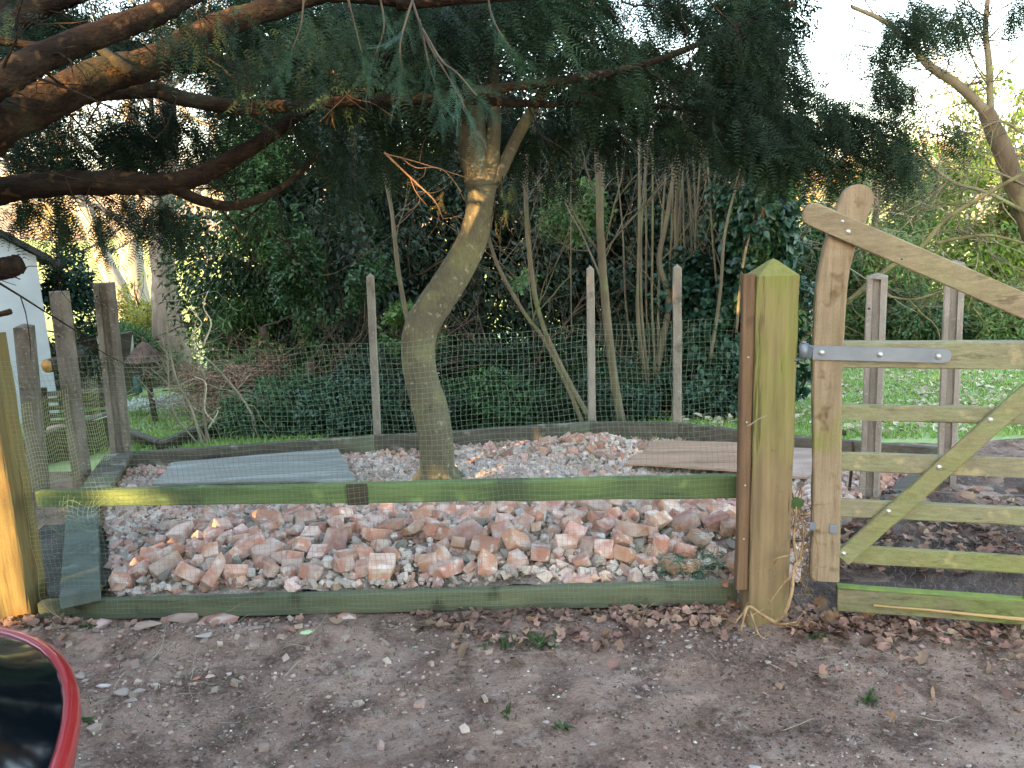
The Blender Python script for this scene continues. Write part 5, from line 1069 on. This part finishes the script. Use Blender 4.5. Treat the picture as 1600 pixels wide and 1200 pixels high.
gstone(188, 1080, 34, .5, 'largest pale stone right of the red car'); gstone(215, 1079, 26, .5, 'pinkish stone beside the largest pale stone near the car'); gstone(243, 1068, 16, .9, 'round cream stone right of the pinkish stone near the car'); gstone(207, 1091, 18, .5, 'small pale stone below the pinkish stone near the car')
gstone(122, 1052, 26, .6, 'grey stone close to the red edge of the car'); gstone(108, 1068, 30, .5, 'lower grey stone close to the red edge of the car'); gstone(72, 1045, 24, .5, 'pinkish flat stone at the top of the red car edge')
gstone(778, 1140, 18, .6, 'pale pebble at the bottom centre of the drive'); gstone(925, 1155, 16, .6, 'white pebble at the bottom right of centre'); gstone(1181, 1193, 22, .4, 'white chip at the bottom edge right of centre', mort, base=.04)
for i in range(120):
    gstone(rng.uniform(90, 1600), rng.uniform(985, 1195) if i % 3 else rng.uniform(960, 1010), rng.uniform(6, 12), rng.uniform(.4, .8), 'small pale stone among many pressed into the dirt drive', group='small stones scattered on the drive')
def pebbles(name, label, n, smin, smax, m, y0, y1, seed, wfun=None):
    g = np.random.default_rng(seed); x = g.uniform(-3.0, 3.2, n * 3); y = y0 + (y1 - y0) * g.random(n * 3)
    k = fbm(x * 1.6, y * 1.6, 3, seed); ok = (g.random(n * 3) < np.clip(.35 + k * 2.2, .05, 1))
    x = x[ok][:n]; y = y[ok][:n]; n = len(x); s = smin + (smax - smin) * g.random(n) ** 2.5
    O = np.array([(1, 0, 0), (0, 1, 0), (-1, 0, 0), (0, -1, 0), (0, 0, .75), (0, 0, -.75)], float); a = g.uniform(0, 6.28, n); ca, sa = np.cos(a), np.sin(a)
    V = O[None] * (1 - .35 * g.random((n, 6, 3))) * (s[:, None, None] * np.stack([g.uniform(.8, 1.3, n), g.uniform(.6, 1, n), g.uniform(.5, .9, n)], 1)[:, None])
    V = np.stack([V[..., 0] * ca[:, None] - V[..., 1] * sa[:, None], V[..., 0] * sa[:, None] + V[..., 1] * ca[:, None], V[..., 2]], -1) + np.stack([x, y, H(x, y) + s * .15], -1)[:, None]
    F = (np.arange(n)[:, None, None] * 6 + np.array([[0, 1, 4], [1, 2, 4], [2, 3, 4], [3, 0, 4], [1, 0, 5], [2, 1, 5], [3, 2, 5], [0, 3, 5]])[None]).reshape(-1, 3)
    b = MB(); b.add(V, F); return tag(b.build(name, m), label, 'gravel', kind='stuff')
def edge_chips():
    g = np.random.default_rng(88); b = MB(); n = 300
    C8 = np.array([(a, c, d) for d in (-1, 1) for c in (-1, 1) for a in (-1, 1)], float) * .5
    for i in range(n):
        x = -2.0 + 1.9 * g.random() ** 1.3; y = 2.1 + 1.0 * g.random() ** .6; s_ = .008 + .03 * g.random() ** 2.5; z = float(H(x, y)) + s_ * .15
        V = C8 * (1 - .5 * g.random((8, 3))) * s_ * np.array([g.uniform(.9, 1.5), g.uniform(.7, 1.1), g.uniform(.5, .8)]); Rm = np.array(Matrix.Rotation(g.uniform(0, 6.28), 3, 'Z') @ Matrix.Rotation(g.normal(0, .3), 3, 'X') @ Matrix.Rotation(g.normal(0, .3), 3, 'Y'))
        b.add(V @ Rm.T + [x, y, z], [[0, 2, 3, 1], [4, 5, 7, 6], [0, 1, 5, 4], [2, 6, 7, 3], [0, 4, 6, 2], [1, 3, 7, 5]])
    return b
tag(edge_chips().build('stone_chips', mat('pale_chip', '#a8988c', '#8b7a70', 2, isl=.4, hue=.02, bump=0, rough=.92), flat=True), 'pale stone chips and debris between the car and the bottom board', 'gravel', kind='stuff')
pebbles('gravel', 'fine pinkish grey gravel trodden into the dirt drive', 15000, .0018, .010, mat('gravel_grey', '#9a8a82', '#7b6b64', 2, isl=.35, bump=0, rough=.92), 1.6, 3.2, 71)
pebbles('stone_chips', 'angular pinkish stone chips and clods along the fence foot', 1500, .006, .022, mat('stone_chip', '#a08c80', '#84706a', 2, isl=.4, hue=.015, bump=0, rough=.92), 2.45, 3.1, 75)
pebbles('stone_chips', 'mixed reddish chips and clods over the near drive', 800, .005, .016, mat('red_chip', '#94786a', '#77605a', 2, isl=.4, hue=.015, bump=0, rough=.92), 1.6, 2.9, 76)
pebbles('pale_gravel', 'tiny white and cream pebbles sprinkled over the drive', 1400, .002, .010, mat('gravel_white', '#cfc6bc', '#b5aaa0', 2, isl=.2, bump=0, rough=.9), 1.6, 3.15, 72)
pebbles('soil_crumbs', 'dark crumbs of soil on the drive', 11000, .002, .009, mat('soil_crumb', '#5f4e46', '#4b3d37', 2, isl=.35, bump=0, rough=.95), 1.6, 3.2, 73)
# dead leaf litter
def litter(pts, smin, smax, name='leaf_litter', label='', m=m_litter, flat=.35, dz=.012):
    P = np.array(pts); n = len(P); b = MB(); D = rng.normal(0, 1, (n, 3)) * [1, 1, flat]; N = rng.normal(0, flat, (n, 3)) + [0, 0, 1]
    L = rng.uniform(smin, smax, n); D = unit(D); S = unit(np.cross(D, N)); N2 = np.cross(S, D)
    # lobed curled leaf: 3x4 grid with wavy lift
    us = np.linspace(0, 1, 5); vs = np.array([-1, 0, 1.]); wprof = np.array([.12, .75, .55, .8, .08]); V = []
    ph = rng.uniform(0, 6.28, n); cu = rng.uniform(.1, .7, n)
    for i, u in enumerate(us):
        for v in vs:
            w = wprof[i] * .42 * (1 + .25 * np.sin(ph * 3 + i * 2.1 + v)); lift = np.abs(v) * w * cu + .18 * np.sin(u * 3.1 + ph) * cu + .10 * np.sin(ph + u * 7 + v * 2) * .6
            V.append(P + D * (L * (u - .5))[:, None] + S * (L * w * v)[:, None] + N2 * (L * lift)[:, None])
    V = np.stack(V, 1); V[..., 2] += dz
    f = [];
    for i in range(4):
        for j in range(2): a = i * 3 + j; f.append([a, a + 1, a + 4, a + 3])
    b.add(V, (np.arange(n)[:, None, None] * 15 + np.array(f)[None]).reshape(-1, 4)); return tag(b.build(name, m), label, 'leaves', kind='stuff')
def lpts(specs):
    out = []
    for n, x0, x1, yc, ys, zt_ in specs:
        for i in range(n):
            px = rng.uniform(x0, x1); p = gz(px, yc + (px - x0) / (x1 - x0) * 0 + abs(rng.normal(0, ys)), 0); out.append([p[0], p[1], gh(p[0], p[1]) + rng.uniform(0, zt_)])
    return out
litter(lpts([(30, 60, 600, 972, 10, .005), (190, 640, 1150, 954, 18, .006), (60, 960, 1150, 946, 10, .015), (230, 1230, 1600, 972, 16, .008), (150, 1225, 1420, 955, 22, .015), (40, 1200, 1600, 1000, 40, .005), (60, 700, 1000, 985, 18, .008), (90, 0, 120, 955, 30, .02)]), [.024, .06][0], .062, label='brown dead leaf litter banked along the boards and the gate')
litter([[p[0], p[1], .03] for p in (gz(rng.uniform(1310, 1640), rng.uniform(775, 905), 0) for _ in range(420))], .03, .08, 'leaf_litter', 'dead leaves and dark mulch behind the gate bars')
litter([[p[0], p[1], gh(p[0], p[1])] for p in (gz(rng.uniform(100, 1600), rng.uniform(985, 1195), 0) for _ in range(120))], .008, .028, 'leaf_crumbs', 'small crumbs of dead leaf strewn over the drive', dz=.004)
b = MB(); X, Yg = np.meshgrid(np.linspace(1.15, 3.6, 90), np.linspace(3.0, 4.8, 60)); okm = ~inside(X, Yg); ZZ = H(X, Yg) + .012 + fbm(X * 5, Yg * 5, 4, 77) * .05
ny, nx = X.shape; idx = np.arange(ny * nx).reshape(ny, nx); q = okm[:-1, :-1] & okm[1:, :-1] & okm[:-1, 1:] & okm[1:, 1:]; F = np.stack([idx[:-1, :-1][q], idx[:-1, 1:][q], idx[1:, 1:][q], idx[1:, :-1][q]], -1)
b.add(np.stack([X, Yg, ZZ], -1), F); b.build('mulch_bed', mat('mulch', '#67574f', '#4f433d', 8, thr=(.4, .6), c4='#7b6e6a', s4=40, thr4=(.6, .7), bump=1.0, bs=45, bd=.03), kind='structure')
# a few leaves that stand out
def curled_leaf(px, py, size, label, up=.0, col=None, Y=None):
    p = gz(px, py, 0) if Y is None else at(px, py, Y); b = MB(); L = size; d = unit(rng.normal(0, 1, 3) * [1, .5, .2] + [0, 0, up]); N = unit(rng.normal(0, .4, 3) + [0, -1.0, .6]); S = unit(np.cross(d, N)); N2 = np.cross(S, d); V = []
    for i, u in enumerate(np.linspace(0, 1, 7)):
        for j, v in enumerate(np.linspace(-1, 1, 5)):
            w = [.08, .6, .85, .6, .8, .4, .04][i] * .45; V.append(p + [0, 0, L * .25] + d * L * (u - .5) + S * L * w * v + N2 * L * (.35 * v * v * w + .15 * math.sin(u * 4 + v)))
    F = [[i * 5 + j, i * 5 + j + 1, i * 5 + j + 6, i * 5 + j + 5] for i in range(6) for j in range(4)]; b.add(V, F); return tag(b.build('dead_leaf', m_leafone), label, 'leaf')
curled_leaf(1052, 934, .09, 'large dark curled leaf leaning on the right part of the bottom board', .8); curled_leaf(1008, 943, .07, 'pale tan leaf left of the large dark curled leaf', .2); curled_leaf(625, 945, .06, 'golden crumpled leaf against the middle of the bottom board', .8)
curled_leaf(1146, 948, .08, 'orange brown leaf at the left foot of the gate post', .2); curled_leaf(1135, 916, .055, 'pinkish leaf caught on the right end of the bottom board', .3, Y=3.08)
curled_leaf(1437, 972, .09, 'large orange brown leaf on the ground below the gate board', .1); curled_leaf(1355, 968, .07, 'brown curled leaf below the left end of the gate board', .1); curled_leaf(1300, 974, .08, 'pale leaf below the curved gate stile', .1); curled_leaf(1282, 950, .08, 'orange leaf in the gap between gate post and gate board', .3)
curled_leaf(1390, 1123, .04, 'small orange leaf alone on the right of the drive', .0)
# weeds
for n, px, py, w, lab in ((46, 800, 1000, 60, 'low green weed tuft in the litter below the middle of the board'), (24, 850, 1003, 26, 'smaller weed tuft beside the middle weed tuft'), (16, 1360, 1080, 16, 'small grassy tuft on the right of the drive'), (10, 790, 1113, 9, 'tiny weed on the drive below centre'), (10, 880, 1128, 10, 'tiny weed at the bottom right of centre'), (14, 138, 1122, 20, 'flat dark green weed right of the car'), (10, 135, 985, 10, 'small bright green weed near the orange fragment'), (14, 1280, 995, 14, 'sparse weed below the curved stile')):
    b = MB(); P = []; 
    for i in range(n): p = gz(px + rng.normal(0, w / 2), py + rng.normal(0, w / 7), 0); P.append([p[0], p[1], gh(p[0], p[1])])
    P = np.array(P); leaves(b, P, rng.normal(0, .7, P.shape) + [0, 0, .6], rng.normal(0, .6, P.shape) + [0, 0, 1], rng.uniform(.02, .045, n), .012, .2, .3); tag(b.build('weed', m_weed), lab, 'weed')
b = MB(); n = 900; P = np.array([gz(rng.uniform(60, 1600), rng.uniform(955, 1150), 0) for _ in range(n)]); P[:, 2] = H(P[:, 0], P[:, 1])
leaves(b, P, rng.normal(0, .6, P.shape) + [0, 0, .8], rng.normal(0, 1, P.shape), rng.uniform(.008, .025, n), .004, .1); tag(b.build('sparse_grass', m_weed), 'sparse short grass blades scattered on the drive', 'grass', kind='stuff')
# twigs on the ground
b = MB()
for i in range(130):
    p = gz(rng.uniform(0, 1600) if i % 2 else rng.uniform(0, 450), rng.uniform(965, 1130), 0); p[2] = gh(p[0], p[1]) + .004; twigs(b, p, (rng.normal(0, 1), rng.normal(0, .7), .03), rng.uniform(.05, .22), .0016, 1, .5, -.003, .25, 1, 3)
tag(b.build('ground_twigs', m_paletwig), 'thin dry twigs strewn over the drive', 'twigs', kind='stuff')
for pp, r, lab in (([(262, 985), (255, 1008), (232, 1035), (220, 1068)], .003, 'long thin dry stem lying below the largest half buried rock'), ([(1463, 982), (1500, 992), (1550, 1004)], .004, 'straight pale stick lying below the gate board'), ([(1205, 1034), (1222, 1040), (1216, 1046)], .002, 'short hooked twig on the drive below the gate post'), ([(140, 1100), (170, 1085), (185, 1060), (198, 1045)], .003, 'bent dry stem between the car and the stones')):
    P = smooth([gz(a, c, .01) for a, c in pp], 4); P[:, 2] = H(P[:, 0], P[:, 1]) + .012; b = MB(); b.tube(P, [r, r * .5], 5, .1); tag(b.build('dry_stem', m_paletwig), lab, 'twig')

# ------------------------------------------------------------------ red car corner, bottom left
cx, cy, ax, ay = -1.425, -.53, .90, 2.06
t = empty('parked_car', (cx, cy, 0)); tag(t, 'red car with dark glass, only its corner showing at the bottom left', 'car')
NA = 96
def ring(s, z, n=3.6, sx=None): 
    a = np.linspace(0, 2 * math.pi, NA, endpoint=False); c, s_ = np.cos(a), np.sin(a); sx = s if sx is None else sx
    return np.stack([cx + ax * sx * np.sign(c) * np.abs(c) ** (2 / n), cy + ay * s * np.sign(s_) * np.abs(s_) ** (2 / n), np.full(NA, z)], 1)
def loft(rings, close=False):
    V = np.concatenate(rings); k = len(rings); i = np.arange(k - 1)[:, None] * NA; j = np.arange(NA)[None]; j2 = (j + 1) % NA
    b = MB(); F = np.stack([i + j, i + j2, i + NA + j2, i + NA + j], -1).reshape(-1, 4)
    if close: b.add(V, F, (np.arange(NA) + (k - 1) * NA)[None])
    else: b.add(V, F)
    return b
loft([ring(.86, .22), ring(.89, .30), ring(.92, .5), ring(.95, .68), ring(.972, .80), ring(.980, .84), ring(.978, .858), ring(.972, .865)]).build('body', m_carred, t)
loft([ring(.9725, .863), ring(.972, .870), ring(.965, .870), ring(.963, .864)]).build('window_seal', m_carred, t)
loft([ring(.966, .865, sx=.966), ring(.93, .90, sx=.92), ring(.86, 1.02, sx=.85), ring(.76, 1.2, sx=.77), ring(.68, 1.30, sx=.70)]).build('window', m_carglass, t)
loft([ring(.69, 1.298, sx=.71), ring(.66, 1.33, sx=.68), ring(.5, 1.38, sx=.5), ring(.2, 1.40, sx=.2), ring(.02, 1.40, sx=.02)], True).build('roof', m_carred, t)
for sx in (-1, 1):
    for sy in (-1, 1):
        b = MB(); wc = np.array([cx + sx * .80, cy + sy * 1.28, .31]); b.tube([wc + [-.1, 0, 0], wc + [-.09, 0, 0], wc + [.09, 0, 0], wc + [.1, 0, 0]], [.28, .31, .31, .28], 28); w_ = b.build('wheel', m_black, t)
        b = MB(); b.tube([wc + [sx * .095, 0, 0], wc + [sx * .106, 0, 0]], .2, 20); b.build('rim', m_rim, w_)

# ------------------------------------------------------------------ unseen evergreen screen added to block the sun, holes aimed at chosen spots
targets = [(gz(30, 900, .15) * 0 + np.array([lx, ly - .08, .5]), .05, .4), (at(160, 778, 3.15), .05, 0), (at(205, 780, 3.15), .0, 0),
           (at(120, 130, 3.05), .06, 0), (at(180, 112, 3.1), .07, 0), (at(225, 85, 3.2), .07, 0), (at(320, 55, 3.35), .06, 0), (at(15, 125, 2.75), .03, 0), (at(390, 30, 3.4), .03, 0), (at(480, 165, 3.7), .11, 0), (at(580, 158, 3.7), .07, 0), (at(640, 158, 3.7), .02, 0),
           (at(650, 285, 3.6), .03, 0), (at(685, 322, 3.6), .02, 0), (at(608, 245, 3.6), -.03, 0), (at(810, 210, 4.7), -.02, 0)]
targets.append((at(550, 160, 3.7), .1, 0))
b = MB(); NL = 70000; back = 13.0
sx_ = np.array([math.cos(SUN_AZ), -math.sin(SUN_AZ), 0]); hz = np.array([math.sin(SUN_AZ), math.cos(SUN_AZ), 0])
S_ = rng.uniform(-17, 7, NL); Tt = rng.uniform(0, 1.6, NL); Z_ = rng.uniform(.0, 11.5, NL)
P = -hz * (back + Tt)[:, None] + sx_ * S_[:, None] + np.array([0, 0, 1.0]) * Z_[:, None]
top = 10.3 + 1.6 * fbm(S_ * .5, S_ * 0 + 2, 3, 91); P = P[Z_ < top]
okp = np.ones(len(P), bool)
for tg, r, vr in targets:
    rel_ = P - tg; al = rel_ @ SD; pr = rel_ - al[:, None] * SD; v = np.maximum(0, np.abs(pr[:, 2]) - vr); hx = np.linalg.norm(pr[:, :2], axis=1)
    okp &= (np.sqrt(hx ** 2 + v ** 2) > r + .10)
P = P[okp]; D = rng.normal(0, 1, P.shape); D -= (D @ SD)[:, None] * SD * .7
leaves(b, P - unit(D) * .14, D, SD + rng.normal(0, .35, P.shape), rng.uniform(.22, .34, len(P)), .19, .1)
tag(b.build('sun_block_screen', m_dark), 'leaf screen added unseen behind the viewer to block the sun', 'trees', kind='stuff')

# every individual piece of the heap gets a label by its row and its order in the row
def ordinal(n):
    u = ORD[n] if n < 22 else str(n + 1) + ('th' if 10 < (n + 1) % 100 < 14 else {1: 'st', 2: 'nd', 3: 'rd'}.get((n + 1) % 10, 'th'))
    return u
bpy.context.view_layer.update()
byg = {}
for o in COL.objects:
    gname = o.get('group', '')
    if gname in ('broken bricks in the front of the rubble heap', 'small broken bricks below the green rail', 'dusty brick lumps on the back mound', 'mortar lumps in the front of the rubble heap', 'grey stones in the front of the rubble heap', 'small stones scattered on the drive'): byg.setdefault(gname, []).append(o)
words = {'broken bricks in the front of the rubble heap': ('broken red brick', 5, ['touching the bottom board', 'in the second row', 'in the middle row', 'in the fourth row', 'nearest the green rail']),
         'small broken bricks below the green rail': ('small broken brick', 2, ['just below the green rail', 'half hidden by the green rail']),
         'dusty brick lumps on the back mound': ('dusty pink lump', 3, ['along the near foot of the back mound', 'on the crest of the back mound', 'on the far side of the back mound']),
         'mortar lumps in the front of the rubble heap': ('whitish mortar lump', 1, ['among the front bricks']), 'grey stones in the front of the rubble heap': ('grey khaki stone', 1, ['among the front bricks']),
         'small stones scattered on the drive': ('pale stone', 6, ['in the strip of drive at the bottom edge', 'in the second strip of drive from the bottom', 'in the third strip of drive from the bottom', 'in the fourth strip of drive from the bottom', 'in the strip of drive before the leaf litter', 'beside the boards and leaf litter'])}
for gname, ob in byg.items():
    w, nr, rows = words[gname]; ob.sort(key=lambda o: o.location.y)
    for r_ in range(nr):
        part = sorted(ob[len(ob) * r_ // nr:len(ob) * (r_ + 1) // nr], key=lambda o: o.location.x)
        for i, o in enumerate(part):
            d = max(o.dimensions); sz = 'large ' if d > .15 else ('middling ' if d > .10 else 'small ')
            o['label'] = ((sz + w).replace('small small', 'small').replace('large small', 'small').replace('middling small', 'small').replace('large whitish', 'whitish') + ', ' + ordinal(i) + ' from left ' + rows[r_])
